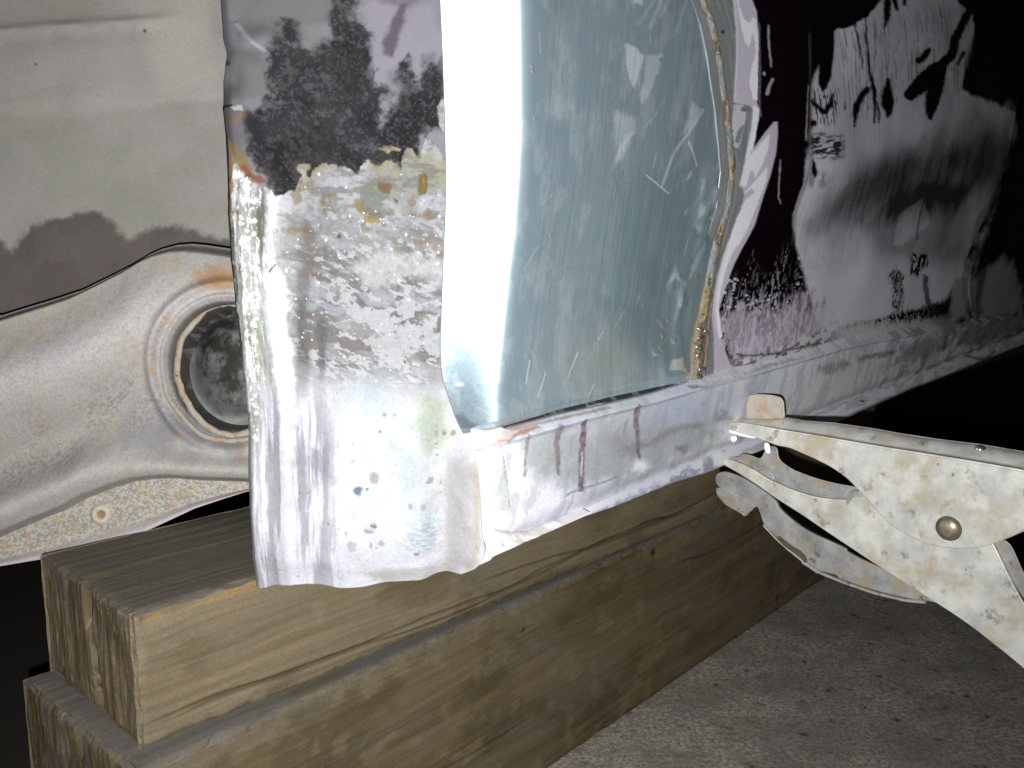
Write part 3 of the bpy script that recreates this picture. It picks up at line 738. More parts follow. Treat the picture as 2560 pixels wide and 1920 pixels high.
# lower white area
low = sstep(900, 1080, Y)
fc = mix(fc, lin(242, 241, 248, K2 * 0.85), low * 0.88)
fc = mix(fc, lin(176, 174, 182, K2), low * sstep(0.42, 0.68, S.n(4.5, 80, seed=35, octs=5, gain=0.62)) * sstep(880, 780, X) * 0.8)
fc = mix(fc, lin(190, 188, 176, K2), low * sstep(0.5, 0.7, S.n(5, 60, seed=36, octs=4)) * sstep(700, 640, X) * 0.7)
fc = mix(fc, lin(158, 158, 164, K2), S.poly([(730, 1060), (800, 1040), (840, 1120), (830, 1200), (760, 1240), (735, 1160)], 50, 20, 14) * sstep(0.35, 0.65, S.n(8, 30, seed=37)) * 0.6)
fc = mix(fc, lin(214, 230, 240, K2), S.blob(930, 1000, 60, 60, 0.8, warp=20) * 0.55)
fc = mix(fc, lin(202, 214, 186, K2), S.poly([(1040, 1000), (1110, 1010), (1140, 1090), (1100, 1150), (1050, 1150), (1030, 1080)], 50, 20, 10) * 0.75)
fc = mix(fc, lin(206, 226, 228, K2), S.poly([(960, 1050), (1020, 1060), (1050, 1200), (1090, 1350), (1040, 1390), (1000, 1250)], 70, 24, 14) * 0.5)
fc = mix(fc, lin(250, 250, 255, K2), S.poly([(910, 1180), (960, 1220), (1010, 1300), (1010, 1420), (930, 1420), (900, 1330)], 60, 20, 14) * 0.9)
fc = mix(fc, lin(222, 216, 214, K2), S.poly([(1100, 1180), (1150, 1120), (1200, 1130), (1215, 1300), (1200, 1400), (1100, 1440), (1090, 1300)], 40, 14, 10) * 0.7)
fc = mix(fc, lin(224, 214, 184, K2), S.stroke([(1180, 1130), (1190, 1200), (1195, 1280), (1190, 1360), (1170, 1420)], 7, 12, 6, 8) * 0.6)
fc = mix(fc, lin(214, 212, 200, K2), S.poly([(900, 1440), (1000, 1425), (1100, 1430), (1140, 1440), (1100, 1470), (950, 1480)], 16, 10, 8) * 0.6)
# highlight on the ridge and sparkle on the free edge, painted white
fc = mix(fc, lin(250, 250, 250, 1.3), S.stroke([(684, 470, 13), (676, 560, 12), (672, 660, 14), (686, 720, 30), (690, 800, 30), (704, 900, 24), (716, 1000, 16), (722, 1090, 8)], 16, 20, 8, 6) * 0.9)
fc = mix(fc, lin(196, 200, 186, K2), S.stroke([(632, 640), (640, 800), (650, 960)], 16, 26, 10, 10) * 0.5)
fc = mix(fc, lin(150, 152, 158, K2), S.stroke([(652, 470), (656, 560), (650, 600)], 5, 6, 4, 5) * 0.8)
fc = mix(fc, lin(250, 250, 248, 1.3), S.stroke([(583, 430, 8), (582, 540, 6), (590, 680, 7), (600, 800, 8), (608, 920, 9), (615, 1030, 7)], 6, 8, 5, 5) * 0.85)
# pits and marks
for x, y, rx, ry, c, a in ((934, 1199, 12, 15, (192, 182, 168), .8), (893, 1232, 10, 12, (118, 140, 158), .9), (916, 1228, 4, 3, (120, 120, 124), .8), (932, 1320, 8, 6, (120, 130, 150), .85), (921, 1334, 12, 6, (150, 160, 178), .7),
                           (1073, 1212, 9, 8, (180, 170, 168), .8), (1107, 1096, 6, 8, (160, 150, 128), .8), (1130, 1095, 6, 7, (168, 158, 140), .8), (1090, 1095, 3, 8, (176, 176, 160), .7), (1090, 1120, 5, 3, (140, 150, 130), .7), (1090, 1149, 5, 3, (150, 154, 140), .7),
                           (1041, 1389, 8, 4, (140, 150, 160), .8), (925, 1368, 4, 8, (170, 170, 182), .7), (952, 1362, 8, 8, (192, 192, 202), .8), (1025, 1272, 6, 5, (190, 180, 186), .8), (1058, 1277, 7, 8, (206, 196, 186), .8), (818, 1315, 3, 4, (140, 136, 140), .8),
                           (878, 1370, 12, 14, (196, 196, 206), .7), (846, 590, 6, 6, (112, 108, 100), .85), (960, 1038, 6, 4, (166, 172, 160), .8), (985, 1040, 4, 3, (160, 168, 150), .7), (948, 1082, 3, 3, (130, 130, 130), .8), (880, 1110, 3, 3, (150, 150, 150), .6)):
    m = S.blob(x, y, rx, ry, 0.35, warp=3, wl=2)
    fc = mix(fc, lin(*c, K2), m * a); S.h -= 0.0004 * m
fc = mix(fc, lin(150, 148, 140, K2), low * S.dots(70, (640, 1030, 1190, 1450), 1.2, 3.6, 38) * 0.6)
fc = mix(fc, lin(172, 192, 204, K2), S.poly([(1020, 1320), (1090, 1310), (1100, 1370), (1050, 1390), (1010, 1370)], 40, 10, 8) * sstep(0.4, 0.6, S.n(3, 1.2, seed=39, rot=0.3)) * 0.6)
# rusty pools in the old filler
for pts, c, a in (([(905, 470), (925, 455), (945, 470), (960, 460), (972, 480), (955, 500), (950, 530), (930, 540), (905, 530), (895, 505)], (158, 164, 152), .85),
                  ([(893, 500), (905, 520), (915, 542), (940, 548), (952, 536), (946, 556), (912, 552), (892, 530)], (196, 164, 66), .85),
                  ([(940, 460), (958, 452), (975, 462), (972, 480), (950, 476)], (150, 118, 66), .85),
                  ([(1046, 440), (1054, 430), (1062, 438), (1068, 460), (1064, 486), (1048, 488), (1042, 476), (1046, 458)], (150, 128, 70), .9),
                  ([(1052, 440), (1060, 446), (1060, 466), (1052, 464)], (200, 160, 92), .8),
                  ([(886, 490), (900, 500), (896, 524), (884, 510)], (190, 176, 92), .8),
                  ([(980, 494), (992, 500), (990, 508), (982, 502)], (120, 92, 76), .8),
                  ([(720, 480), (745, 470), (752, 500), (735, 512)], (166, 150, 96), .7)):
    fc = mix(fc, lin(*c, K2), S.poly(pts, 6, 5, 4) * a)
    S.h -= 0.0007 * S.poly(pts, 6, 5, 4)
# small pits, dark flecks
fc = mix(fc, lin(104, 98, 92, K2), S.dots(60, (570, 450, 1120, 1000), 1.2, 4, 51) * 0.45)
fc = mix(fc, lin(170, 146, 112, K2), sstep(0.66, 0.84, S.n(9, seed=52, octs=4)) * sstep(760, 560, Y) * 0.6)
fc = fc * (0.90 + 0.20 * S.n(1.3, 1.8, seed=71, octs=3, gain=0.7))[..., None]
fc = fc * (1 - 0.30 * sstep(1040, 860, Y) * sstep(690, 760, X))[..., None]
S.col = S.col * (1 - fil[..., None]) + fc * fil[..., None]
# relief of the filler
S.h += fil * ((S.n(9, seed=53, octs=5, gain=0.6) - 0.5) * 0.0013 * (0.35 + 0.65 * sstep(1080, 600, Y)) + (S.n(2.0, seed=54, octs=4, gain=0.6) - 0.5) * 0.0004 * sstep(1000, 560, Y))
S.h += fil * leftm * (S.n(2.2, 14, seed=55, octs=4) - 0.5) * 0.0010 * sstep(1300, 900, Y)
# ground metal glints along the rolled edge
gl = fil * sstep(720, 660, X) * sstep(1180, 1000, Y)
S.rgh = S.rgh * (1 - fil) + fil * (0.74 - 0.10 * sstep(0.5, 0.7, S.n(6, seed=56)))
S.rgh = S.rgh * (1 - gl) + gl * 0.42
S.rgh = np.where(Y > 1050, np.maximum(S.rgh, 0.6), S.rgh)
S.met = gl * 0.25 * sstep(0.45, 0.6, vs)
spk = np.maximum(S.dots(150, (570, 430, 1130, 960), 0.8, 3.0, 73, 0.9), S.dots(260, (570, 440, 640, 1120), 1.5, 6.0, 74, 0.8)) * fil
S.paint((0.9, 0.9, 0.86), spk * 0.8, 0.22, 0.4, h=0.0005)  # white dots put the sparkle into the colour as well as the gloss
# free edge: dark paint, tan primer and rust
S.paint(lin(206, 166, 130, K), S.poly([(553, 380), (562, 342), (574, 360), (580, 400), (576, 440), (572, 500), (570, 560), (560, 540), (556, 470)], 4, 4, 5) * 0.9, 0.6)
S.paint(lin(150, 126, 70, K), S.stroke([(574, 358, 5), (592, 390, 10), (606, 412, 14), (622, 440, 6)], 8, 10, 5, 6) * 0.85)
S.paint(lin(140, 84, 52, K), S.stroke([(606, 420, 8), (618, 440, 8), (640, 448, 9), (655, 452, 5)], 6, 8, 4, 5) * 0.8)
S.paint(lin(150, 122, 98, K), S.stroke([(552, 275, 8), (565, 300, 6), (600, 290, 12)], 8, 16, 8, 8) * 0.6)
S.paint(lin(60, 60, 68, K), sstep(14, 8, EL + (S.n(12, seed=57) - 0.5) * 8) * sstep(255, 275, Y) * sstep(990, 850, Y) * 0.95, 0.6, 0)
S.paint(lin(30, 26, 28, K), S.stroke([(536, 290), (540, 272), (552, 265), (574, 263)], 3, 3) * 0.95)
S.paint(lin(210, 206, 212, K), S.poly([(572, 266), (600, 262), (604, 274), (580, 276)], 4, 3) * 0.8)
S.paint(lin(146, 116, 66, K), sstep(22, 6, EL) * sstep(740, 860, Y) * sstep(1150, 1000, Y) * sstep(0.42, 0.6, S.n(8, 14, seed=58)) * 0.75)
for x, y, r in ((612, 1290, 9), (618, 1382, 10), (616, 1396, 6), (618, 1430, 8)):
    S.paint(lin(14, 12, 14, K), S.blob(x - 3, y, r * 0.7, r, 0.3), 0.8, 0)
# crack in the filler
S.paint(lin(70, 66, 66, K), S.stroke([(672, 680), (680, 672), (690, 662)], 2, 2) * 0.9, h=-0.001)
S.paint(lin(120, 112, 120, K), S.stroke([(697, 780), (706, 850), (722, 900), (728, 980), (727, 1080)], 1.2, 2, 2) * 0.5, h=-0.0006)
# contact line under the patch
S.build('arch_panel', MAT_ARCH, car, 0.0015)

# ------------------------------------------------------------------ side panel (old paint)
WELD = curve([(1748, -60), (1752, 0), (1775, 60), (1790, 130), (1800, 200), (1812, 280), (1820, 360), (1826, 430), (1815, 520), (1796, 580), (1782, 640), (1768, 720), (1752, 800), (1742, 870), (1736, 920), (1733, 952)], by=1)
STOP = curve([(1100, 1122), (1160, 1104), (1279, 1076), (1400, 1042), (1517, 1012), (1637, 984), (1716, 962), (1800, 940), (1860, 924), (1960, 897), (2104, 858), (2220, 836), (2330, 818), (2560, 784), (2700, 764)])
MAT_SIDE = attr_mat('maroon_paint', bump=0.03, scale=420, spec=0.5, var=0.10, bdist=0.0002, coat=0.0)
PX, PY = grid(lambda y: WELD(y) - 30, const(2640), const(-50), lambda x: STOP(x) + 6, 2.6)
S = Sheet(PX, PY, skin(PX, PY)); X, Y = PX, PY
# pressed swage and overall crown
S.h -= 0.0015
S.h += 0.004 * sstep(2035, 2005, X + sstep(400, 560, Y) * 40) * sstep(720, 560, Y) + (S.n(160, 120, seed=3, octs=2) - 0.5) * 0.006 * sstep(20, 160, X - WELD(Y))
MAR = np.array([0.005, 0.0014, 0.0038])
S.col[:] = MAR; S.rgh[:] = 0.16
def dust_sheen(m, c=(0.70, 0.66, 0.72), r=0.7):
    S.paint(c, m, r)
cr = lambda pts: crop(pts, 1760, 0, 2.514)
# grinding dust film
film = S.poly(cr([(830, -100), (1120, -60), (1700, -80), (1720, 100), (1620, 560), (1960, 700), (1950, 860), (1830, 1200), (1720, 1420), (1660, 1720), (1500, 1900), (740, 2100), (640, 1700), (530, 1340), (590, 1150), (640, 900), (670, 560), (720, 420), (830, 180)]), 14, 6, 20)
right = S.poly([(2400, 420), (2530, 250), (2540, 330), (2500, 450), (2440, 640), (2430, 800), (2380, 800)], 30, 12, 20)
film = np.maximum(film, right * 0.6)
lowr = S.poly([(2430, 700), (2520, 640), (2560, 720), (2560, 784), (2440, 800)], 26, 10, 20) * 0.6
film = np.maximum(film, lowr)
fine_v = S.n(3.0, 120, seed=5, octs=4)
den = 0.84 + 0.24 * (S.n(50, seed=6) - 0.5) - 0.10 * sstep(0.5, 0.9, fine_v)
# dark reflection and bright sheen painted as dust density; dust thicker low down
dark_reflect = S.stroke([(2040, 560, 30), (2150, 500, 60), (2300, 450, 80), (2460, 400, 80)], 50, 110, 20, 40)
den = den - 0.66 * dark_reflect
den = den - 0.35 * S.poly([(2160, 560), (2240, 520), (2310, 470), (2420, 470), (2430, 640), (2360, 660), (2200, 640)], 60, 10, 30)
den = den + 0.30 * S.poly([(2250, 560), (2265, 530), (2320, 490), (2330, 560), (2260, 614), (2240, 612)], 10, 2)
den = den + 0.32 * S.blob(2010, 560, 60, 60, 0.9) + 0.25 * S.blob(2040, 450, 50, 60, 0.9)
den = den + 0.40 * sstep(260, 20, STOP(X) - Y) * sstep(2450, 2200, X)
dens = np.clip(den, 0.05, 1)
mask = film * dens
# wiped streaks: bare paint shows through
def wipe(m):
    global mask
    mask = mask * (1 - m)
wipe(S.poly(cr([(300, -60), (640, -60), (655, 60), (650, 500), (600, 960), (600, 1150), (540, 1340), (480, 1400), (300, 1700), (250, 1000)]), 8, 2))
wipe(S.poly(cr([(690, -60), (1130, -60), (1100, 20), (1030, 100), (1000, 120), (900, 180), (850, 178), (832, 200), (826, 330), (800, 480), (760, 560), (735, 575), (715, 520), (720, 400), (690, 460), (660, 520), (650, 200), (660, 130), (700, 40)]), 5, 3, 10))
for pts, hw in (([(945, 150, 6), (975, 280, 7), (1000, 430, 4)], 6), ([(1012, 110, 7), (1020, 260, 8), (1050, 450, 11), (1080, 580, 13), (1085, 680, 12), (1078, 765, 8)], 8), ([(1105, 640, 6), (1108, 765, 8)], 6),
                ([(1040, 560, 20), (990, 620, 22), (962, 680, 20), (952, 790, 8)], 18), ([(1150, -20, 22), (1150, 90, 20), (1135, 170, 8)], 18), ([(1168, 500, 10), (1160, 620, 40), (1170, 700, 24), (1165, 735, 8)], 20),
                ([(1345, 385, 20), (1380, 350, 24), (1405, 315, 16)], 18), ([(1300, 590, 40), (1400, 500, 60), (1470, 440, 50), (1450, 560, 50), (1425, 660, 40), (1415, 740, 16)], 40), ([(1480, 420, 40), (1560, 340, 30), (1580, 260, 30), (1650, 120, 26), (1720, -20, 40)], 30),
                ([(1740, -20, 60), (1760, 120, 60), (1740, 280, 18), (1715, 460, 10), (1690, 590, 5)], 20), ([(1900, -20, 110), (1880, 160, 80), (1830, 380, 40), (1770, 500, 20), (1722, 590, 7)], 40), ([(1960, 200, 80), (1940, 340, 40)], 40), ([(1700, -60, 120), (1900, 40, 160), (1980, 200, 120)], 100), ([(1190, -40, 20), (1200, 20, 16), (1215, 60, 8)], 12), ([(1260, -40, 14), (1262, 30, 10)], 10),
                ([(1640, 330, 12), (1600, 400, 10)], 10), ([(670, 630, 12), (720, 680, 16), (760, 700, 18), (795, 640, 14), (800, 605, 8)], 14), ([(880, 645, 5), (882, 690, 5)], 5), ([(680, 1010, 10), (690, 1080, 16), (700, 1110, 10)], 12), ([(660, 790, 16), (690, 770, 18), (695, 790, 8)], 12)):
    wipe(S.stroke(cr([(x, y) for x, y, _ in pts]) and [(1760 + x / 2.514, y / 2.514, h_ / 2.514) for x, y, h_ in pts], hw, 7, 3.0, 6))
hatch = S.poly(cr([(640, 850), (720, 835), (860, 850), (870, 980), (760, 1000), (640, 960)]), 24, 6, 12) * sstep(0.3, 0.6, S.n(14, 2.0, seed=8))
wipe(hatch * 0.95)
wipe(S.blob(2043, 449, 30, 22, 0.4) * sstep(0.4, 0.6, S.n(3, 20, seed=9)) * 0.5)
wipe(S.poly(cr([(660, 560), (840, 560), (840, 780), (660, 800)]), 20) * sstep(0.60, 0.66, S.n(2.5, 26, seed=10, octs=3, rot=-0.25)) * 0.85)
wipe(S.poly(cr([(830, 180), (1700, 0), (1600, 560), (900, 760)]), 40) * sstep(0.62, 0.72, S.n(2.2, 60, seed=12, octs=4, rot=-0.05)) * 0.45)
c8 = lambda pts: crop(pts, 2000, 500, 3.95)
wipe(S.poly(c8([(960, 660), (1000, 690), (1060, 760), (1040, 860), (1060, 960), (1020, 1210), (980, 1180), (930, 1020), (920, 820), (915, 720)]), 10, 6, 8) * 0.9 * sstep(0.75, 0.55, S.n(4, 9, seed=14)))
wipe(S.poly(c8([(1110, 620), (1140, 520), (1280, 540), (1300, 640), (1220, 720), (1190, 770), (1110, 740)]), 8, 4, 8) * sstep(0.74, 0.66, S.n(4, 12, seed=15)))
wipe(S.poly(c8([(1250, 740), (1310, 760), (1300, 870), (1330, 1100), (1310, 1170), (1290, 1100), (1255, 900)]), 6, 3, 8) * 0.85)
wipe(S.stroke([(2318, 500), (2302, 560), (2298, 600)], 2.5, 3) * 0.6)
dust_sheen(np.clip(mask, 0, 1))
for bx in ((1802, 690, 1850, 770), (1990, 640, 2085, 790), (1850, 740, 1990, 790)):
    dust_sheen(S.dots(60, bx, 1.5, 4.5, int(bx[0]), 0.5) * 0.85, (0.72, 0.68, 0.74))
for pts, hw in (([(1912, 66), (1914, 120), (1918, 165)], 2.2), ([(1908, 235), (1914, 215), (1922, 200)], 4), ([(1901, 183), (1902, 186)], 3), ([(2012, 215), (2008, 300), (2003, 350)], 2), ([(1940, 400), (1936, 480), (1942, 510)], 1.4), ([(1850, 775), (1890, 758), (1915, 752)], 2)):
    dust_sheen(S.stroke(pts, hw, 3, 1.5) * 0.6, (0.6, 0.58, 0.62))  # whitish reflection streaks painted onto the gloss
# door gap and its bright lip
S.paint((0.004, 0.003, 0.004), S.stroke([(2556, 240), (2545, 330), (2510, 460), (2460, 580), (2430, 660), (2420, 740), (2436, 800)], 5, 3) * 0.95, 0.4, h=-0.004)
S.paint((0.30, 0.20, 0.34), S.stroke([(2549, 240), (2538, 330), (2503, 460), (2453, 580), (2424, 660), (2415, 730)], 1.6, 2) * 0.7, 0.3)
S.paint((0.02, 0.015, 0.01), S.stroke([(2470, 640), (2450, 740), (2452, 780)], 9, 12, 5, 10) * 0.7)
# speckled dust and water drops near the sill
dn = sstep(0.60, 0.64, S.n(2.4, 4.0, seed=16, octs=2)) * sstep(260, 60, STOP(X) - Y + (S.n(12, 60, seed=18) - 0.5) * 160) * sstep(2380, 2200, X) * sstep(1796, 1810, X)
dust_sheen(dn * 0.75, (0.66, 0.63, 0.68))
low2 = S.poly([(1800, 770), (1830, 745), (1870, 760), (1900, 770), (1960, 750), (2030, 720), (2100, 780), (2100, 870), (1820, 930)], 16, 10, 12) * sstep(0.30, 0.62, 0.6 * S.n(3.0, 30, seed=19, octs=4) + 0.4 * S.n(14, 18, seed=25, octs=3))
dust_sheen(low2 * 0.8, (0.62, 0.55, 0.64))
dust_sheen(S.poly([(1806, 800), (1850, 780), (1900, 790), (2000, 770), (2060, 790), (2060, 850), (1830, 900)], 30, 14, 8) * 0.55, (0.60, 0.54, 0.62))
S.paint((0.20, 0.10, 0.18), low2 * sstep(0.55, 0.7, S.n(5, 10, seed=20)) * 0.6)
base = S.poly([(1760, 960), (1800, 905), (1900, 890), (2000, 850), (2080, 810), (2200, 810), (2400, 790), (2400, 840), (1900, 960)], 22, 10, 10) * sstep(2450, 2250, X)
dust_sheen(base * 0.85, (0.66, 0.64, 0.67))
S.paint((0.12, 0.085, 0.05), base * sstep(0.5, 0.66, S.n(12, 5, seed=21, octs=5)) * sstep(2140, 2050, X) * 0.85)
S.paint((0.03, 0.02, 0.025), S.stroke([(1850, 890), (1930, 885), (1990, 872), (2060, 860)], 3, 5, 4, 5) * 0.8)
S.paint((0.03, 0.015, 0.02), S.poly([(1795, 870), (1830, 880), (1850, 912), (1800, 924)], 8, 6, 5) * 0.7)
# feathered paint edge: bands of primer round the ground metal
WX = WELD(Y)
S.paint((0.30, 0.27, 0.32), S.stroke([(1890, 60), (1891, 180), (1890, 250), (1893, 290)], 2.0, 4, 1) * 0.5)
gm = S.poly([(1700, -60), (1866, -60), (1872, 0), (1884, 30), (1888, 90), (1886, 180), (1884, 255), (1890, 275), (1888, 300), (1880, 330), (1876, 372), (1905, 330), (1925, 305), (1934, 304), (1935, 330), (1930, 380), (1916, 440), (1900, 490), (1880, 560), (1852, 620), (1836, 660), (1818, 720), (1800, 780), (1803, 830), (1820, 880), (1840, 930), (1700, 980)], 3)
wh = 1.0
S.paint((0.56, 0.51, 0.59), gm, 0.45, 0.0, h=-0.0002)                                   # lilac filler primer
whitep = np.maximum(S.poly([(1826, -60), (1836, -60), (1842, 20), (1853, 48), (1866, 58), (1874, 44), (1884, 48), (1885, 150), (1876, 60 + 20), (1866, 118), (1858, 110), (1848, 80), (1840, 30)], 3, 1.5),
        S.poly([(1884, 60), (1888, 90), (1885, 250), (1876, 250), (1866, 210), (1872, 170), (1882, 130)], 3, 1))
whitep = np.maximum(whitep, S.poly([(1876, 262), (1890, 272), (1888, 300), (1876, 370), (1862, 400), (1856, 390), (1872, 330)], 3, 1))
whitep = np.maximum(whitep, S.poly([(1917, 332), (1912, 370), (1895, 420), (1880, 446), (1878, 430), (1870, 426), (1858, 468), (1840, 460), (1850, 420), (1862, 396)], 3, 1))
whitep = np.maximum(whitep, S.poly([(1910, 418), (1908, 450), (1886, 510), (1868, 560), (1850, 600), (1830, 630), (1818, 640), (1816, 600), (1838, 540), (1858, 500), (1880, 480), (1872, 470), (1856, 486), (1858, 478)], 3, 1))
whitep = np.maximum(whitep, S.stroke([(1822, 620, 10), (1808, 690, 6), (1798, 760, 4), (1800, 800, 4), (1806, 840, 6)], 6, 3, 1))
S.paint((0.84, 0.83, 0.88), whitep, 0.45, 0.0)
bare = S.poly([(1700, -60), (1822, -60), (1828, 20), (1834, 70), (1835, 150), (1828, 250), (1826, 256), (1850, 262), (1866, 262), (1876, 274), (1868, 330), (1858, 390), (1850, 430), (1842, 466), (1850, 470), (1856, 490), (1838, 540), (1818, 600), (1808, 640), (1796, 690), (1786, 740), (1784, 790), (1790, 850), (1790, 960), (1690, 970)], 4, 1.5)
S.paint((0.34, 0.36, 0.37), bare, 0.42, 0.45, h=-0.0002)
S.paint((0.55, 0.56, 0.58), bare * sstep(0.5, 0.7, S.n(3, 40, seed=24, octs=4)) * 0.5)
S.paint((0.74, 0.76, 0.78), S.poly([(1828, 262), (1850, 262), (1862, 270), (1858, 300), (1850, 340), (1840, 370), (1820, 364), (1824, 310)], 4, 1) * 0.9, 0.4, 0.2)
S.paint((0.16, 0.17, 0.20), S.blob(1855, 273, 9, 7, 0.3) * 0.9); S.paint((0.20, 0.24, 0.27), S.stroke([(1852, 315, 3), (1844, 330, 6), (1838, 352, 6)], 4, 4) * 0.85)
S.paint((0.70, 0.72, 0.70), S.stroke([(1826, -40), (1834, 60), (1836, 150), (1830, 240), (1836, 260)], 2.2, 3) * 0.7)
S.paint((0.70, 0.70, 0.70), S.stroke([(1816, 610), (1802, 690), (1793, 760), (1796, 810), (1806, 860)], 2.2, 3) * 0.8)
# heat marks round the weld
spots_w = np.zeros(X.shape)
for sx, sy, sr in ((1759, 0, 34), (1785, 112, 40), (1808, 268, 48), (1826, 430, 46), (1789, 590, 44), (1757, 745, 60), (1745, 870, 80)):
    spots_w = np.maximum(spots_w, np.exp(-((Y - sy) / sr) ** 2))
S.paint((0.22, 0.15, 0.07), np.exp(-((X - WX) / 16) ** 2) * spots_w * sstep(0.40, 0.62, S.n(6, 16, seed=26)) * 0.85, 0.5, 0.2)
S.paint((0.14, 0.12, 0.09), np.exp(-((X - WX - 12) / 10) ** 2) * sstep(600, 800, Y) * 0.6)
for x, y in ((1766 + 35, 80), (1822, 327)):
    S.paint((0.05, 0.045, 0.05), S.blob(x, y, 5, 5, 0.3) * 0.9)
S.build('side_panel', MAT_SIDE, car, 0.0012)

# ------------------------------------------------------------------ galvanised patch panel
MAT_GALV = attr_mat('galvanised_sheet', bump=0.10, scale=1500, spec=0.5, var=0.08, bdist=0.0002, rvar=0.0)
PL = curve([(1097, -60), (1099, 0), (1106, 150), (1111, 290), (1114, 430), (1113, 520), (1109, 620), (1103, 760), (1099, 860), (1100, 918), (1106, 960), (1120, 1001), (1134, 1044), (1146, 1072), (1156, 1090)], by=1)
PB = curve([(1090, 1094), (1156, 1094), (1180, 1088), (1230, 1076), (1279, 1061), (1398, 1024), (1517, 996), (1637, 970), (1738, 947), (1850, 920)])
PX, PY = grid(PL, WELD, const(-50), PB, 2.0)
S = Sheet(PX, PY, skin(PX, PY, k=0.004)); X, Y = PX, PY
BX = BEND(Y)
S.h += 0.0013
S.h -= TUCK(X, Y)       # lower corner beaten in
S.h += (S.n(120, seed=2, octs=2) - 0.5) * 0.003 * sstep(BX + 10, BX + 120, X) * sstep(5, 110, WELD(Y) - X)
S.h -= 0.0022 * sstep(22, 0, PB(X) - Y)
# dents near the weld
for pts, hh in (([(1745, 560), (1768, 520), (1786, 480)], 0.0012), ([(1680, 720), (1690, 690), (1705, 760)], 0.001), ([(1740, 640), (1750, 600)], 0.001)):
    S.h += hh * S.stroke(pts, 8, 14)
S.h += (S.n(22, 50, seed=3, octs=2) - 0.5) * 0.0016 * sstep(220, 60, WELD(Y) - X) * sstep(4, 40, WELD(Y) - X)
_edge = sstep(4, 1.5, X - PL(Y))
S.col[:] = (0.365, 0.455, 0.505); S.rgh[:] = 0.42; S.met[:] = 0.58
S.paint((0.31, 0.42, 0.48), sstep(0.4, 0.7, S.n(40, seed=5)) * 0.5)
S.paint((0.56, 0.64, 0.69), sstep(0.45, 0.75, S.n(16, 30, seed=6, octs=5, gain=0.65)) * 0.55)
S.paint((0.33, 0.45, 0.49), sstep(0.45, 0.7, S.n(3.5, 5, seed=7, octs=4, gain=0.7)) * 0.4)
S.paint((0.46, 0.47, 0.42), S.blob(1520, 890, 120, 70, 0.9, rot=-0.4) * 0.6)
S.paint((0.24, 0.36, 0.39), S.poly([(1560, 420), (1700, 480), (1780, 560), (1720, 900), (1600, 920), (1500, 760)], 120, 30, 20) * 0.6)
# chalk / grinder marks
chalk = (0.66, 0.68, 0.69)
def mark(m, a=0.6, c=chalk):
    S.paint(c, m * a, 0.5, 0.25)
c3 = lambda pts: crop(pts, 1080, 0, 2.514)
mark(S.poly(c3([(1210, 268), (1280, 300), (1330, 345), (1300, 460), (1270, 560), (1240, 500), (1215, 400)]), 8, 3), 0.6)
mark(S.poly(c3([(1340, 350), (1440, 340), (1420, 430), (1380, 560), (1320, 660), (1300, 600), (1330, 500)]), 10, 3), 0.42)
mark(S.poly(c3([(1160, 700), (1290, 740), (1270, 830), (1200, 980), (1130, 1070), (1150, 960), (1140, 850), (1120, 870)]), 16, 6), 0.36)
mark(S.poly(c3([(1210, 850), (1265, 825), (1220, 940), (1150, 1030), (1140, 1000)]), 10, 3), 0.35)
mark(S.blob(1395, 270, 28, 26, 0.9, warp=12), 0.28)
for q_ in range(26):
    g_ = np.random.default_rng(q_ + 500); x_, y_ = g_.uniform(1340, 1720), g_.uniform(60, 900); l_ = g_.uniform(20, 80); a_ = g_.normal(1.9, 0.35)
    mark(S.stroke([(x_, y_), (x_ + l_ * math.cos(a_), y_ + l_ * math.sin(a_))], g_.uniform(0.5, 1.1), 1.6), g_.uniform(0.15, 0.5))
mark(S.stroke(c3([(1690, 690), (1600, 840), (1510, 970), (1440, 1165)]), 3.5, 5), 0.5)
mark(S.poly(c3([(1625, 640), (1690, 690), (1640, 770), (1560, 860), (1600, 740)]), 10, 3), 0.4)
mark(S.stroke(c3([(1605, 890), (1660, 1040)]), 2.2, 3), 0.65)
mark(S.stroke(c3([(1340, 1100), (1480, 1215)]), 1.6, 2.5), 0.75)
mark(S.stroke(c3([(1620, 1080), (1600, 1130)]), 3, 3), 0.5)
mark(S.poly(c3([(1190, -60), (1330, -60), (1310, 40), (1270, 20)]), 10, 4), 0.6)
for x0, y0, y1, hw in ((1640, -30, 70, 5), (1665, -30, 40, 4), (1700, -20, 90, 3), (1612, 0, 60, 3)):
    mark(S.stroke([(x0 + 20, y0), (x0, (y0 + y1) / 2), (x0 - 18, y1)], hw, 9, 3), 0.3)
for pts in ([(1440, 880), (1415, 942)], [(1360, 930), (1340, 990)], [(1320, 900), (1310, 960)], [(1500, 830), (1490, 850)], [(1480, 960), (1462, 1000)]):
    mark(S.stroke(pts, 1.3, 2), 0.7)
cc = lambda pts: crop(pts, 1640, 600, 4.608)
mark(S.poly(cc([(120, 540), (220, 300), (270, 420), (340, 490), (240, 880), (205, 940), (260, 600), (270, 500), (220, 430)]), 6, 2), 0.5, (0.52, 0.62, 0.64))
mark(S.poly(cc([(370, 440), (400, 300), (540, 0), (560, 60), (440, 360), (385, 450)]), 6, 2), 0.5, (0.55, 0.60, 0.60))
mark(S.poly(cc([(125, 1500), (170, 1380), (290, 1350), (300, 1450), (350, 1540), (260, 1490)]), 6, 2), 0.75, (0.62, 0.62, 0.54))
c4 = lambda pts: crop(pts, 1680, 300, 5.186)
